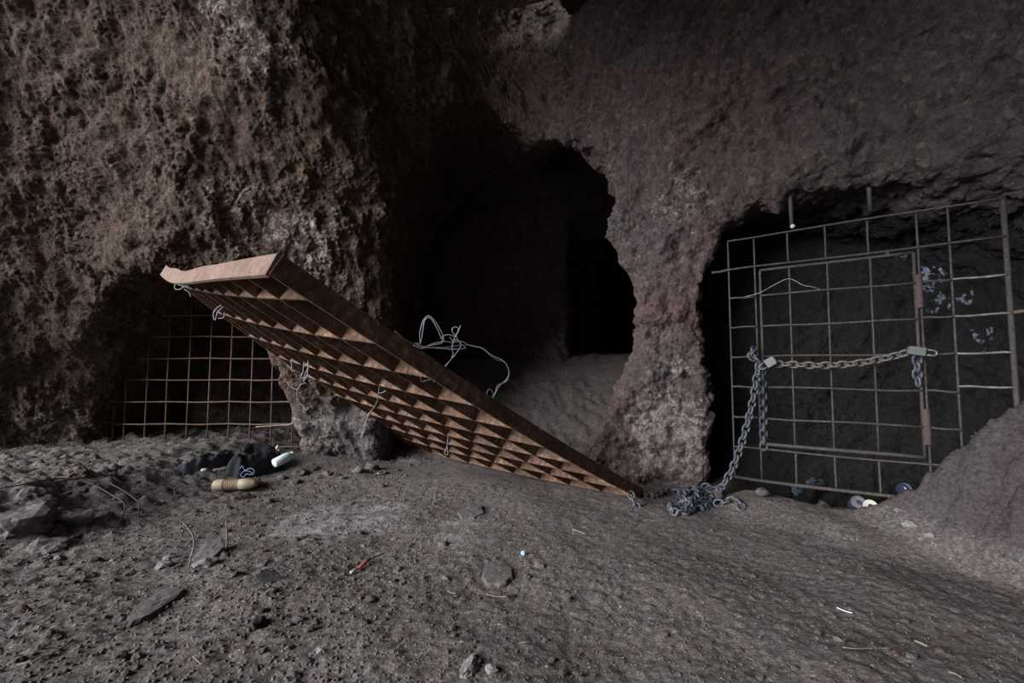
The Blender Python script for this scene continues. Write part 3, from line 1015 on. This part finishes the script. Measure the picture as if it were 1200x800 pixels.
def link_mesh():
    pts = []
    st = LL - LW
    for t in np.linspace(-math.pi / 2, math.pi / 2, 7):
        pts.append((st + LW * math.cos(t), LW * math.sin(t), 0))
    for t in np.linspace(math.pi / 2, 3 * math.pi / 2, 7):
        pts.append((-st + LW * math.cos(t), LW * math.sin(t), 0))
    v, f = tube_data(pts, LR, 7, closed=True)
    return v, f


LINKS = {}
for k in ('chain', 'chain_tan', 'chain_dark'):
    v, f = link_mesh()
    tmp = mesh_obj('chain_link', v, f, M[k], None, True)
    LINKS[k] = tmp.data
    bpy.data.objects.remove(tmp)


def chain(lab, path, mats, group='chains on the right grille', roll0=0.0, up=(0, 1, 0), flat_from=None):
    path = np.asarray(path, float)
    seg = np.linalg.norm(np.diff(path, axis=0), axis=1)
    L = np.r_[0, np.cumsum(seg)]
    n = int(L[-1] / PITCH_L)
    c = thing('chain', lab, 'chain', group, loc=path[-1])
    inv = Matrix.Translation(c.location).inverted()
    for k in range(n):
        a = (k + 0.5) * PITCH_L
        p = np.array([np.interp(a, L, path[:, q]) for q in range(3)])
        t = np.array([np.interp(min(a + 0.012, L[-1]), L, path[:, q]) - np.interp(a - 0.012, L, path[:, q]) for q in range(3)])
        t /= np.linalg.norm(t)
        X = Vector(t)
        side = Vector(up).cross(X)
        if side.length < 0.1:
            side = Vector((1, 0, 0)).cross(X)
        side.normalize()
        nn = X.cross(side)
        roll = roll0 + (k % 2) * math.pi / 2
        if flat_from and a > flat_from:
            roll = random.uniform(-0.5, 0.5) + (k % 2) * 0.9
        Yv = side * math.cos(roll) + nn * math.sin(roll)
        Zv = X.cross(Yv)
        mt = mats(a / L[-1]) if callable(mats) else mats
        o = bpy.data.objects.new('chain_link', LINKS[mt])
        COL.objects.link(o)
        o.parent = c
        o.matrix_parent_inverse = inv
        o.matrix_basis = Matrix(((X[0], Yv[0], Zv[0], p[0]), (X[1], Yv[1], Zv[1], p[1]), (X[2], Yv[2], Zv[2], p[2]), (0, 0, 0, 1)))
    return c


# long chain: from the door stile down to the heap and on to the grate's corner
cA = [at(885, 408, 2.17), at(880, 416, 2.13), at(889, 425, 2.13), at(887, 440, 2.13), at(881, 475, 2.13), at(872, 510, 2.13), at(860, 545, 2.14), at(846, 570, 2.15)]
heap = [(836, 583), (826, 588), (818, 584), (828, 579), (836, 590), (822, 598), (808, 594), (800, 589), (812, 586), (820, 592), (806, 602), (792, 604), (785, 597), (796, 596), (808, 599), (816, 594), (804, 590), (812, 583), (824, 581)]
hp = []
for k, (u, v) in enumerate(heap):
    p = on_ground(u, v)
    p[2] = gz(p[0], p[1]) + 0.012 + (0.028 if k in (3, 8, 9, 14, 16, 17) else 0.0) + (0.02 if k == 0 else 0)
    hp.append(p)
runc = []
for u, v in ((815, 576), (800, 579), (785, 578), (772, 583), (760, 584), (752, 581)):
    p = on_ground(u, v)
    p[2] = gz(p[0], p[1]) + 0.012
    runc.append(p)
pathA = spline(cA + hp + runc, 8)
tot = np.sum(np.linalg.norm(np.diff(pathA, axis=0), axis=1))
lenA = np.sum(np.linalg.norm(np.diff(spline(cA, 8), axis=0), axis=1))
chain('long galvanised chain running from the grille door to a heap at the grate corner', pathA, lambda t: 'chain_dark' if t > 0.93 else 'chain', flat_from=lenA)
tail = []
for u, v in ((838, 593), (848, 592), (858, 588), (867, 591), (868, 597), (861, 598)):
    p = on_ground(u, v)
    p[2] = gz(p[0], p[1]) + 0.011
    tail.append(p)
chain('short loose chain end lying on the dirt beside the chain heap', spline(tail, 8), 'chain', flat_from=0.01)
loop = [at(738, 577, 2.13), at(741, 582, 2.11), at(744, 589, 2.10), at(748, 597, 2.09), at(750, 604, 2.09)]
chain('chain loop hooked through the lower corner of the rusted grate', spline(loop, 8), 'chain', roll0=0.4)
chain('short chain end dangling straight down from the first padlock', spline([at(893, 431, 2.15), at(894, 460, 2.16), at(895, 529, 2.17)], 12), 'chain', roll0=0.3)
chain('tan chain stretched across the grille door between two padlocks', spline([at(908, 426, 2.11), at(930, 427, 2.06), at(960, 428, 2.00), at(1000, 426, 1.94), at(1030, 421, 1.90), at(1052, 416, 1.865), at(1068, 411, 1.84)], 10), 'chain_tan', roll0=0.5)
chain('three link chain end hanging below the second padlock', spline([at(1075, 417, 1.83), at(1075, 436, 1.84), at(1077, 459, 1.84)], 8), 'chain', roll0=0.3)


def padlock(lab, c, xdir, ydir, w, hgt, th):
    X = np.asarray(xdir, float)
    X /= np.linalg.norm(X)
    Yv = np.asarray(ydir, float)
    Yv -= X * (Yv @ X)
    Yv /= np.linalg.norm(Yv)
    N = np.cross(X, Yv)
    p = thing('padlock', lab, 'padlock', 'padlocks on the grille door', loc=c)
    inv = Matrix.Translation(p.location).inverted()
    ch = 0.15
    prof = [(-w / 2, -hgt * (0.5 - ch)), (-w * (0.5 - ch), -hgt / 2), (w * (0.5 - ch), -hgt / 2), (w / 2, -hgt * (0.5 - ch)), (w / 2, hgt / 2), (-w / 2, hgt / 2)]
    vs = []
    for q, sc in ((-0.5, 0.9), (-0.38, 1.0), (0.38, 1.0), (0.5, 0.9)):
        vs += [c + X * a * sc + Yv * b * sc + N * q * th for a, b in prof]
    fs = [tuple(range(6))[::-1], tuple(18 + k for k in range(6))]
    for r in range(3):
        for k in range(6):
            fs.append((r * 6 + k, r * 6 + (k + 1) % 6, r * 6 + 6 + (k + 1) % 6, r * 6 + 6 + k))
    o = mesh_obj('lock_body', vs, fs, M['lock_brass'], p)
    o.matrix_parent_inverse = inv
    sh = [c + Yv * hgt * 0.45 + X * w * 0.3]
    for t in np.linspace(0, math.pi, 9):
        sh.append(c + X * w * 0.3 * math.cos(t) + Yv * (hgt * 0.85 + w * 0.34 * math.sin(t)))
    sh.append(c + Yv * hgt * 0.45 - X * w * 0.3)
    o = tube('shackle', sh, 0.0040, M['steel'], p)
    o.matrix_parent_inverse = inv
    v, f = lathe_data([(0, 0.001), (0, 0.0055), (0.0012, 0.0055), (0.0012, 0.001)], 12)
    base = c - Yv * hgt * 0.5
    o = mesh_obj('keyhole', base + v[:, 1:2] * X + v[:, 2:3] * N - v[:, :1] * Yv, f, M['hole_dark'], p)
    o.matrix_parent_inverse = inv


GD3 = np.array((G_DIR[0], G_DIR[1], 0))
padlock('small dull padlock hanging on the left stile of the grille door', at(903, 424, 2.09), GD3 * 0.55 + np.array((0, 0, -0.9)), -GD3 * 0.9 + np.array((0, 0, 0.25)), 0.040, 0.046, 0.018)
padlock('bright topped padlock clamped on the hinge side of the grille door', at(1074, 411, 1.80), np.array((0, 0, 1.0)) + 0.2 * GD3, GD3 * 1.0 + np.array((0, 0.1, -0.18)), 0.034, 0.058, 0.022)

# ------------------------------------------------------------------ cloth, bottles and litter by the left hollow


def cloth(name, lab, cat, poly, hgt, mat, seed, res=46):
    """a crumpled cloth lying on the ground over an outline of photo pixels"""
    P = np.array([on_ground(u, v)[:2] for u, v in poly])
    x0, y0 = P.min(0) - 0.01
    x1, y1 = P.max(0) + 0.01
    A, B = np.meshgrid(np.linspace(x0, x1, res), np.linspace(y0, y1, res), indexing='ij')
    d = poly_dist([tuple(p) for p in P], A, B)
    q = np.stack([A.ravel(), B.ravel(), np.full(A.size, seed)], 1)
    d = d + 0.02 * perlin(q * 22).reshape(A.shape)
    fold = (1 - np.abs(perlin(q * np.array((7, 11, 1)) + perlin(q * 9)[:, None] * 0.7)) * 2.2).reshape(A.shape)
    fine = (1 - np.abs(perlin(q * 24 + 4)) * 2).reshape(A.shape)
    rise = sstep(0.012, -0.055, d)
    z = ground_z(A, B, False) + rise * (hgt * (0.45 + 0.55 * np.clip(fold, -0.3, 1)) + 0.018 * fine) - 0.018 * (1 - rise)
    keep_ = d < 0.03
    ids = np.arange(A.size).reshape(A.shape)
    f = np.stack([ids[:-1, :-1], ids[1:, :-1], ids[1:, 1:], ids[:-1, 1:]], -1).reshape(-1, 4)
    f = f[keep_.ravel()[f].all(1)]
    used, invx = np.unique(f, return_inverse=True)
    v = np.stack([A.ravel(), B.ravel(), z.ravel()], 1)[used]
    f = invx.reshape(-1, 4)
    c = v.mean(0)
    o = mesh_obj(name, v - c, f, mat, smooth=True)
    o.location = tuple(c)
    md = o.modifiers.new('thickness', 'SOLIDIFY')
    md.thickness = 0.004
    return tag(o, lab, cat)


cloth('dark_cloth', 'slate grey cloth spread flat on the dirt before the left rebar mesh', 'cloth', [(200, 550), (222, 541), (250, 533), (275, 531), (280, 541), (262, 548), (240, 553), (215, 555)], 0.035, M['cloth_slate'], 3.3)
cloth('black_garment', 'crumpled black garment heaped on the dirt beside the tan bottle', 'clothing', [(262, 556), (268, 543), (284, 536), (300, 533), (316, 536), (330, 541), (336, 549), (318, 556), (300, 560), (280, 562)], 0.10, M['cloth_black'], 8.1)


def lay(o_data, c, xdir):
    X = Vector(tuple(xdir)).normalized()
    Y = Vector((0, 0, 1)).cross(X).normalized()
    Z = X.cross(Y)
    R = np.array([X, Y, Z])
    return o_data @ R + np.asarray(c)


# white bottle
b0, b1 = on_ground(322, 545, 0.05), on_ground(341, 537, 0.06)
bt = thing('white_bottle', 'small pale white plastic bottle lying against the black garment', 'bottle', loc=b0)
ax = b1 - b0
L = np.linalg.norm(at(342, 533, 2.75) - at(321, 543, 2.65))
c0 = at(321, 543, 2.62)
axd = at(343, 532, 2.72) - c0
L = np.linalg.norm(axd)
v, f = lathe_data([(0, 0.020), (0.004, 0.026), (L * 0.55, 0.027), (L * 0.72, 0.026), (L * 0.86, 0.021), (L * 0.9, 0.016)], 18)
mb = mesh_obj('bottle_body', lay(v, c0, axd), f, M['white_plastic'], bt, True)
v, f = lathe_data([(L * 0.88, 0.017), (L * 0.89, 0.018), (L * 1.03, 0.018), (L * 1.05, 0.014)], 16)
mc = mesh_obj('bottle_cap', lay(v, c0, axd), f, M['white_plastic'], bt, True)
for o in (mb, mc):
    o.matrix_parent_inverse = Matrix.Translation(bt.location).inverted()
# tan ribbed bottle
c0 = on_ground(250, 574)
c0[2] += 0.026
axd = np.array((0.985, 0.10, 0.02))
tb = thing('tan_bottle', 'ribbed tan plastic bottle half buried in the dirt', 'bottle', loc=c0)
prof = [(0, 0.016), (0.003, 0.024), (0.012, 0.028), (0.05, 0.029)]
v, f = lathe_data(prof + [(0.056, 0.029)], 20)
p1 = mesh_obj('bottle_base', lay(v, c0, axd), f, M['tan_plastic'], tb, True)
rib = []
for k in range(8):
    x = 0.056 + k * 0.009
    rib += [(x, 0.0265), (x + 0.002, 0.0285), (x + 0.005, 0.0285), (x + 0.007, 0.0265)]
v, f = lathe_data(rib, 20)
p2 = mesh_obj('ribbed_grip', lay(v, c0, axd), f, M['orange_band'], tb, False)
p2['label'] = 'orange tinted ribbed grip'
v, f = lathe_data([(0.126, 0.0265), (0.16, 0.028), (0.18, 0.026), (0.20, 0.018), (0.215, 0.014)], 20)
p3 = mesh_obj('bottle_shoulder', lay(v, c0, axd), f, M['tan_plastic'], tb, True)
for o in (p1, p2, p3):
    o.matrix_parent_inverse = Matrix.Translation(tb.location).inverted()
cd = spline([at(u, v, 2.50) for u, v in ((281, 549), (284, 546), (287, 551), (291, 549), (296, 549), (298, 553), (294, 556), (289, 555), (285, 559), (282, 556), (286, 552), (292, 552), (297, 556))], 6)
tag(tube('cord', cd, 0.0018, M['cord'], n=6), 'coil of pale blue cord on the black garment', 'cord')


def blob_mesh(name, mat, sx, sy, sz, seed, sub=2, amp=0.35, flat=0.0):
    import bmesh
    bm = bmesh.new()
    bmesh.ops.create_icosphere(bm, subdivisions=sub, radius=1.0)
    v = np.array([x.co[:] for x in bm.verts])
    f = [tuple(x.index for x in q.verts) for q in bm.faces]
    bm.free()
    n = perlin(v * 1.1 + seed * 7.7) * amp * 2 + perlin(v * 2.6 + seed * 3.1) * amp
    v = v * (1 + n)[:, None]
    if flat:
        v[:, 2] = np.where(v[:, 2] > flat, flat + (v[:, 2] - flat) * 0.15, v[:, 2])
    v *= np.array((sx, sy, sz))
    me = bpy.data.meshes.new(name)
    me.from_pydata([tuple(map(float, p)) for p in v], [], f)
    me.materials.append(mat)
    return me


def put(name, me, p, rz=0.0, sc=1.0, tilt=(0, 0)):
    o = bpy.data.objects.new(name, me)
    COL.objects.link(o)
    o.location = tuple(map(float, p))
    o.rotation_euler = (tilt[0], tilt[1], rz)
    o.scale = (sc, sc, sc) if np.isscalar(sc) else sc
    return o


# rock stub that the grate leans on
# scraps beside the cloth
for k, (u, v, w, hh, lab) in enumerate(((264, 534, 0.030, 0.016, 'white scrap lying on the slate cloth'), (288, 535, 0.022, 0.030, 'pale scrap standing behind the black garment'), (325, 528, 0.018, 0.028, 'white scrap standing in front of the left rebar mesh'),
                                        (240, 552, 0.016, 0.010, 'tiny white scrap at the hem of the slate cloth'), (261, 550, 0.045, 0.012, 'long white scrap between slate cloth and black garment'))):
    tag(put('paper_scrap', blob_mesh('paper_scrap', M['paper'], w, 0.012, hh, k + 20, 2, 0.5), on_ground(u, v, hh * 0.5), 0.3 * k), lab, 'scrap', 'white scraps by the left hollow')

# ------------------------------------------------------------------ marked stones on the floor
def slab(name, lab, poly, thick, mat, seed, tilt=0.0, cat='stone', group=None):
    """flat stone whose outline follows photo points on the floor"""
    P = np.array([on_ground(u, v)[:2] for u, v in poly])
    c = P.mean(0)
    z0 = float(np.median(ground_z(P[:, 0], P[:, 1], False)))
    n = 40
    Q = np.vstack([P, P[:1]])
    ring = np.concatenate([Q[k] + (Q[k + 1] - Q[k]) * np.linspace(0, 1, 5)[:-1, None] for k in range(len(P))]) - c
    m = len(ring)
    nz = perlin(np.c_[ring * 45, np.full(m, seed)]) + 0.6 * perlin(np.c_[ring * 110, np.full(m, seed + 5)])
    vs, fs = [], []
    for sc, zz in ((1.0, -0.5), (1.02, 0.45), (0.93, 0.9), (0.6, 1.0), (0.25, 1.03)):
        q = np.c_[ring * 14 + sc * 3, np.full(m, seed + sc)]
        rr = ring * (sc + 0.16 * nz[:, None])
        vs.append(np.c_[rr, thick * (zz + 0.28 * perlin(q)) + tilt * rr[:, 1]])
    vs = np.concatenate(vs)
    for r in range(4):
        for k in range(m):
            fs.append((r * m + k, r * m + (k + 1) % m, r * m + m + (k + 1) % m, r * m + m + k))
    fs.append(tuple(4 * m + k for k in range(m)))
    o = mesh_obj(name, vs, fs, mat, smooth=False)
    o.location = (c[0], c[1], z0 - 0.25 * thick)
    return tag(o, lab, cat, group)


slab('flat_stone', 'long flat grey stone slab lying alone on the dirt', [(142, 738), (158, 715), (185, 695), (210, 689), (218, 693), (205, 706), (190, 716), (168, 731), (152, 738)], 0.016, M['stone_grey'], 1.0)
slab('flat_stone', 'flat near black stone flake lying on the dirt', [(298, 677), (312, 669), (325, 674), (339, 678), (318, 684), (304, 684)], 0.008, M['stone_dark'], 2.0)
slab('flat_stone', 'rounded flat grey stone near the blue scrap', [(564, 676), (572, 662), (588, 660), (600, 668), (601, 680), (590, 690), (570, 688)], 0.012, M['stone_grey'], 3.0)
slab('flat_stone', 'broad pale stone plate below the middle of the grate', [(536, 603), (548, 594), (564, 594), (567, 602), (556, 608), (542, 609)], 0.012, M['stone_grey'], 4.0)
slab('flat_stone', 'grey stone shard sticking out behind the wire twigs', [(224, 656), (240, 644), (258, 641), (264, 647), (248, 656), (232, 661)], 0.022, M['stone_grey'], 7.0, 0.25)
slab('flat_stone', 'small triangular dark grey flake with a straw across it', [(591, 700), (603, 697), (605, 702), (600, 707)], 0.004, M['stone_dark'], 8.0)
tag(put('block_stone', blob_mesh('block_stone', M['stone_grey'], 0.030, 0.026, 0.022, 31, 2, 0.25), on_ground(893, 584, 0.028), 0.3), 'squared small stone sitting on the lip under the right grille', 'stone')
tag(put('block_stone', blob_mesh('block_stone', M['stone_brown'], 0.030, 0.026, 0.028, 32, 2, 0.25), on_ground(841, 586, 0.022), 0.3), 'brown stone wedged behind the chain heap', 'stone')
o = put('pale_rock', blob_mesh('pale_rock', M['stone_pale'], 0.017, 0.036, 0.011, 33, 3, 0.4), on_ground(551, 783, 0.004), -0.35)
tag(o, 'crooked pale bluish rock poking out of the dirt', 'stone')
tag(put('pale_rock', blob_mesh('pale_rock', M['stone_pale'], 0.013, 0.011, 0.008, 34, 2, 0.4), on_ground(575, 788, 0.003), 0.6), 'small pale rock beside the crooked pale rock', 'stone')
for (u, v, r, lab, mt) in ((198, 655, 0.02, 'small pale stone below the wire twigs', 'stone_pale'), (241, 662, 0.03, 'crumbly pale stone cluster at the foot of the wire twigs', 'stone_pale'), (192, 664, 0.026, 'pale stone beside the flat grey slab end', 'stone_pale'),
                           (136, 659, 0.016, 'white chip lying apart on dark dirt', 'stone_pale'), (302, 733, 0.020, 'dark clod half sunk in the dirt', 'stone_dark'), (374, 764, 0.010, 'whitish chip on the dirt near the bottom wire', 'stone_pale'),
                           (632, 664, 0.016, 'lilac grey stone next to the blue scrap', 'stone_grey'), (618, 676, 0.014, 'grey pebble beside the rounded flat stone', 'stone_grey'), (467, 668, 0.020, 'lilac grey flake stone near the red tipped stick', 'stone_grey'),
                           (463, 632, 0.014, 'white stone chip above the red tipped stick', 'stone_pale'), (426, 641, 0.009, 'small white chip uphill of the red tipped stick', 'stone_pale'), (520, 639, 0.018, 'greenish grey flat pebble by a curled straw', 'stone_grey'),
                           (1050, 766, 0.010, 'reddish pebble at the end of the straw', 'stone_red'), (1068, 770, 0.013, 'grey pebble beside the reddish pebble', 'stone_grey'), (984, 752, 0.012, 'lilac pebble at the blunt end of the straw', 'stone_grey'),
                           (1090, 628, 0.020, 'pale flat stone at the foot of the right mound', 'stone_pale'), (1068, 617, 0.026, 'pale stone below the mound edge', 'stone_pale'), (60, 642, 0.06, 'pointed grey boulder on the left shelf', 'stone_grey'), (30, 620, 0.09, 'large sloping grey boulder at the left shelf edge', 'stone_grey'),
                           (90, 555, 0.05, 'grey block near the left rock foot', 'stone_brown'), (40, 586, 0.07, 'smooth lilac grey boulder on the left shelf', 'stone_grey'), (110, 607, 0.06, 'flat topped stone leaning on the left shelf', 'stone_grey')):
    tag(put('stone', blob_mesh('stone', M[mt], r, r * random.uniform(0.7, 1.0), r * random.uniform(0.45, 0.7), u * 0.13, 3 if r > 0.04 else 2, 0.42), on_ground(u, v, r * 0.12), random.uniform(0, 3)), lab, 'stone')

tag(put('clod', blob_mesh('clod', M['stone_brown'], 0.050, 0.042, 0.036, 71, 3, 0.5), on_ground(293, 571, 0.012), 0.4), 'crumbly dirt clod covering the end of the tan bottle', 'clod')
tag(put('clod', blob_mesh('clod', M['stone_brown'], 0.060, 0.040, 0.024, 72, 3, 0.5), on_ground(277, 585, 0.006), 0.9), 'loose dirt clod in front of the tan bottle', 'clod')
for k, (u, v, r) in enumerate(((352, 556, 0.05), (366, 551, 0.035), (346, 566, 0.03), (384, 556, 0.03), (420, 553, 0.04), (436, 549, 0.045), (402, 561, 0.025), (447, 555, 0.03), (330, 560, 0.03))):
    tag(put('clod', blob_mesh('clod', M['stone_grey'] if k % 3 else M['stone_brown'], r, r * 0.8, r * 0.6, 80 + k, 2, 0.45), on_ground(u, v, r * 0.2), k * 0.7), 'crumbled clod lying at the foot of the rock stub', 'clod', 'clods at the foot of the rock stub')

# loose stones that only their place tells apart
kinds = [blob_mesh('loose_stone', M[mt], 1.0, 0.8, 0.6, 50 + k * 1.7, 2, 0.45) for k, mt in enumerate(('stone_grey', 'stone_brown', 'stone_grey', 'stone_brown', 'stone_pale', 'stone_red'))]
rs = np.random.default_rng(11)
cnt = 0
while cnt < 170:
    u, v = rs.uniform(0, 1200), rs.uniform(545, 798)
    if rs.random() < (0.55 if u > 700 else 0.15):
        continue
    if 470 < u < 780 and v < 595 or u > 1080 and v < 640 or 840 < u and v < 600 or 190 < u < 345 and v < 582 or u < 130 and v < 560:
        continue
    p = on_ground(u, v)
    r = float(rs.uniform(0.006, 0.0135) * (0.55 + 0.45 * p[1]) * (1.2 if u < 450 else 0.75))
    ki = int(rs.integers(0, 6)) if rs.random() < 0.15 else int(rs.integers(0, 4))
    o = put('loose_stone', kinds[ki], (p[0], p[1], p[2] + r * 0.12), rs.uniform(0, 6.28), r, (rs.uniform(-0.4, 0.4), rs.uniform(-0.4, 0.4)))
    hue = ('grey', 'brown', 'grey', 'brown', 'pale', 'reddish')[ki]
    tag(o, 'small loose ' + hue + ' lump of volcanic stone lying on the dirt floor', 'stone', 'loose ' + hue + ' stones on the floor')
    cnt += 1

# grit nobody could count
ico = blob_mesh('grit_seed', M['stone_grey'], 1, 0.85, 0.7, 99, 1, 0.4)
gv0 = np.array([x.co[:] for x in ico.vertices])
gf0 = np.array([p.vertices[:] for p in ico.polygons])
bpy.data.meshes.remove(ico)
for mt, num, sd, lab in (('stone_grey', 5200, 1, 'grey grit'), ('stone_brown', 3600, 2, 'brown grit'), ('stone_pale', 1100, 3, 'pale chips')):
    r2 = np.random.default_rng(sd)
    y = 0.85 + 2.6 * r2.random(num) ** 1.7
    x = (r2.random(num) * 2 - 1) * 1.22 * y
    x = np.where((x > 0.5) & (r2.random(num) < 0.5), -np.abs(x) * r2.random(num), x)
    ok = (y < 2.5) | (x < -0.6)
    x, y = x[ok], y[ok]
    num_ = len(x)
    sz = r2.uniform(0.0014, 0.0044, num_) * (0.7 + 0.25 * y) * np.where(x < -0.3, 1.35, 0.85) * (0.75 if mt == 'stone_pale' else 1.0)
    z = ground_z(x, y) + sz * 0.2
    a = r2.uniform(0, 6.28, num_)
    R = np.zeros((num_, 3, 3))
    R[:, 0, 0], R[:, 0, 1], R[:, 1, 0], R[:, 1, 1], R[:, 2, 2] = np.cos(a), -np.sin(a), np.sin(a), np.cos(a), 1
    R[:, 2, 0] = r2.uniform(-0.5, 0.5, num_)
    V = np.einsum('nij,kj->nki', R, gv0) * sz[:, None, None] + np.stack([x, y, z], 1)[:, None]
    Fq = gf0[None] + (np.arange(num_) * len(gv0))[:, None, None]
    tag(mesh_obj('gravel', V.reshape(-1, 3), Fq.reshape(-1, 3), M[mt]), lab + ' strewn thinly over the whole dirt floor', 'gravel', kind='stuff')

# ------------------------------------------------------------------ small litter on the floor
st = thing('red_tipped_stick', 'thin stick with red sleeve and white tip lying on the dirt', 'stick', loc=on_ground(424, 666))
a0, a1, a2, a3 = on_ground(411, 673, 0.008), on_ground(419, 668, 0.009), on_ground(433, 660, 0.010), on_ground(449, 651, 0.008)
for nm, p, q, r, mt in (('white_tip', a0, a1, 0.0042, 'paper'), ('red_sleeve', a1, a2, 0.0048, 'red_plastic'), ('stick_shaft', a2, a3, 0.0018, 'stone_dark')):
    o = tube(nm, [p, p + (q - p) * 0.5, q], r, M[mt], st)
    o.matrix_parent_inverse = Matrix.Translation(st.location).inverted()
tag(put('blue_scrap', blob_mesh('blue_scrap', M['light_blue'], 0.010, 0.007, 0.009, 60, 2, 0.6), on_ground(613, 651, 0.004), 0.4), 'crumpled light blue plastic scrap on the dirt', 'scrap')
tag(put('blue_scrap', blob_mesh('blue_scrap', M['label_pale'], 0.008, 0.005, 0.004, 61, 2, 0.6), on_ground(483, 707, 0.002), 0.4), 'tiny dull blue scrap on the bare dirt', 'scrap')


def straw(lab, px, r, mt, name='straw', cat='straw', lift=0.004):
    return tag(tube(name, spline([on_ground(u, v, lift) for u, v in px], 5), r, M[mt], n=6), lab, cat)


straw('white plastic sliver lying on the dirt', [(981, 714), (990, 717), (999, 719)], 0.0014, 'paper', 'plastic_sliver', 'scrap')
straw('flat pale straw lying level beside the reddish pebble', [(988, 763), (1005, 763), (1025, 762), (1045, 762)], 0.0012, 'straw')
straw('stubby dry stalk near the reddish pebble', [(1072, 754), (1080, 757), (1087, 760)], 0.0022, 'straw')
straw('curved white stalk at the edge of the dirt', [(1112, 790), (1120, 793), (1127, 798)], 0.0015, 'straw')
straw('slim straw crossing the triangular flake', [(570, 700), (582, 701), (595, 702)], 0.0014, 'straw')
straw('short straw lying aslant on the dirt', [(524, 692), (529, 695), (534, 698)], 0.0013, 'straw')
straw('fine straw lying level in the dirt', [(608, 755), (615, 756), (622, 756)], 0.0011, 'straw')
straw('short straw beside the worn stone plate', [(671, 622), (678, 624), (686, 626)], 0.0018, 'straw')
straw('hooked rootlet on the brown dirt', [(226, 773), (232, 778), (236, 783), (240, 778)], 0.0012, 'straw', 'rootlet', 'root')
straw('long thin grey wire arcing over the dirt at the left', [(20, 782), (35, 780), (50, 774), (66, 765), (84, 752)], 0.0016, 'twine', 'ground_wire', 'wire', 0.006)
# wire twigs and rusty rods on the left
for lab, pts in (('thin bent wire twig standing in the dirt with a hooked top', [(219, 672, 0.0), (223, 655, 0.02), (227, 640, 0.05), (226, 627, 0.075), (219, 617, 0.095), (215, 613, 0.10)]),
                 ('thin straight wire twig standing in the dirt', [(262, 652, 0.0), (265, 640, 0.03), (266, 626, 0.06), (265, 614, 0.085)])):
    g0 = on_ground(*pts[0][:2])
    dd = (g0[1] + 0.0)
    tag(tube('wire_twig', spline([at(u, v, dd) for u, v, _ in pts], 5), 0.0022, M['twine'], n=6), lab, 'wire', 'wire twigs in the dirt')
for lab, px, d in (('long black rod arching from the left rock down to the dirt', [(-20, 575), (0, 572), (25, 568), (55, 562), (85, 561), (110, 568), (130, 579), (144, 588), (146, 597), (139, 614)], [2.3, 2.3, 2.28, 2.25, 2.22, 2.18, 2.12, 2.08, 2.05, 2.0]),
                   ('second black rod arching close above the first one', [(40, 570), (70, 564), (100, 560), (120, 563), (140, 572), (155, 582), (163, 590), (162, 606)], [2.3, 2.28, 2.26, 2.24, 2.2, 2.15, 2.12, 2.08]),
                   ('thin dark rod bent low over the grey boulders', [(-10, 622), (10, 611), (30, 606), (50, 603), (65, 606), (74, 612)], [1.85, 1.85, 1.86, 1.86, 1.86, 1.86])):
    pp = []
    for q, (u, v) in enumerate(px):
        w = on_ground(max(u, 2), v)
        dg_ = (w[1] * CP + (w[2] - CAM_Z) * SP)
        pp.append(at(u, v, dg_ - (0.012 if q in (0, len(px) - 1) else 0.05)))
    tag(tube('bent_rod', spline(pp, 6), 0.0030, M['wire_dark'], n=6), lab, 'rod', 'bent rods on the left shelf')

# ------------------------------------------------------------------ litter behind the grille
for lab, (u, v, d), face in (('dark drink can lying in the pit below the right grille', (1006, 588, 2.00), 'can'), ('drink can with a bright round end in the pit below the right grille', (1020, 593, 1.93), 'can_lid')):
    c = at(u, v, d)
    cn = thing('drink_can', lab, 'can', 'cans below the right grille', loc=c)
    axd = np.array((-0.45, -0.85, 0.42))
    v_, f_ = lathe_data([(-0.11, 0.024), (-0.10, 0.029), (-0.005, 0.029), (0.0, 0.026)], 22)
    o1 = mesh_obj('can_body', lay(v_, c, axd), f_, M['can'], cn, True)
    v_, f_ = lathe_data([(0.0, 0.0262), (0.004, 0.0262), (0.004, 0.0215), (0.001, 0.0205), (0.0008, 0.010)], 22)
    o2 = mesh_obj('can_end', lay(v_, c, axd), f_, M[face], cn, False)
    v_, f_ = lathe_data([(0.001, 0.002), (0.001, 0.0095), (0.0052, 0.0090), (0.0052, 0.003)], 14)
    o3 = mesh_obj('can_opening', lay(v_, c, axd), f_, M['hole_dark'], cn, False)
    for o in (o1, o2, o3):
        o.matrix_parent_inverse = Matrix.Translation(cn.location).inverted()
for u, v, d, sx, sz, lab, mt in ((956, 565, 2.32, 0.042, 0.024, 'blue grey rag lying behind the grille bottom', 'blue_rag'), (936, 575, 2.22, 0.034, 0.020, 'dark blue rag in the pit by the pillar side', 'blue_rag'),
                                 (1088, 586, 1.98, 0.030, 0.028, 'bluish plastic scrap caught beside the right mound', 'label_pale')):
    p = at(u, v, d)
    tag(put('rag', blob_mesh('rag', M[mt], sx, sx * 0.7, sz, u, 3, 0.55), p, 0.5), lab, 'rag')
c = at(1056, 574, 2.12)
bb = thing('dark_bottle', 'dark blue bottle lying behind the grille near the right mound', 'bottle', loc=c)
v_, f_ = lathe_data([(0, 0.022), (0.004, 0.027), (0.085, 0.027), (0.105, 0.016), (0.115, 0.011), (0.145, 0.011)], 18)
o1 = mesh_obj('bottle_body', lay(v_, c, (0.9, 0.3, 0.05)), f_, M['bottle_dark'], bb, True)
v_, f_ = lathe_data([(0.020, 0.0274), (0.020, 0.0278), (0.045, 0.0278), (0.045, 0.0274)], 18)
o2 = mesh_obj('bottle_label', lay(v_, c, (0.9, 0.3, 0.05)), f_, M['label_pale'], bb, True)
for o in (o1, o2):
    o.matrix_parent_inverse = Matrix.Translation(bb.location).inverted()
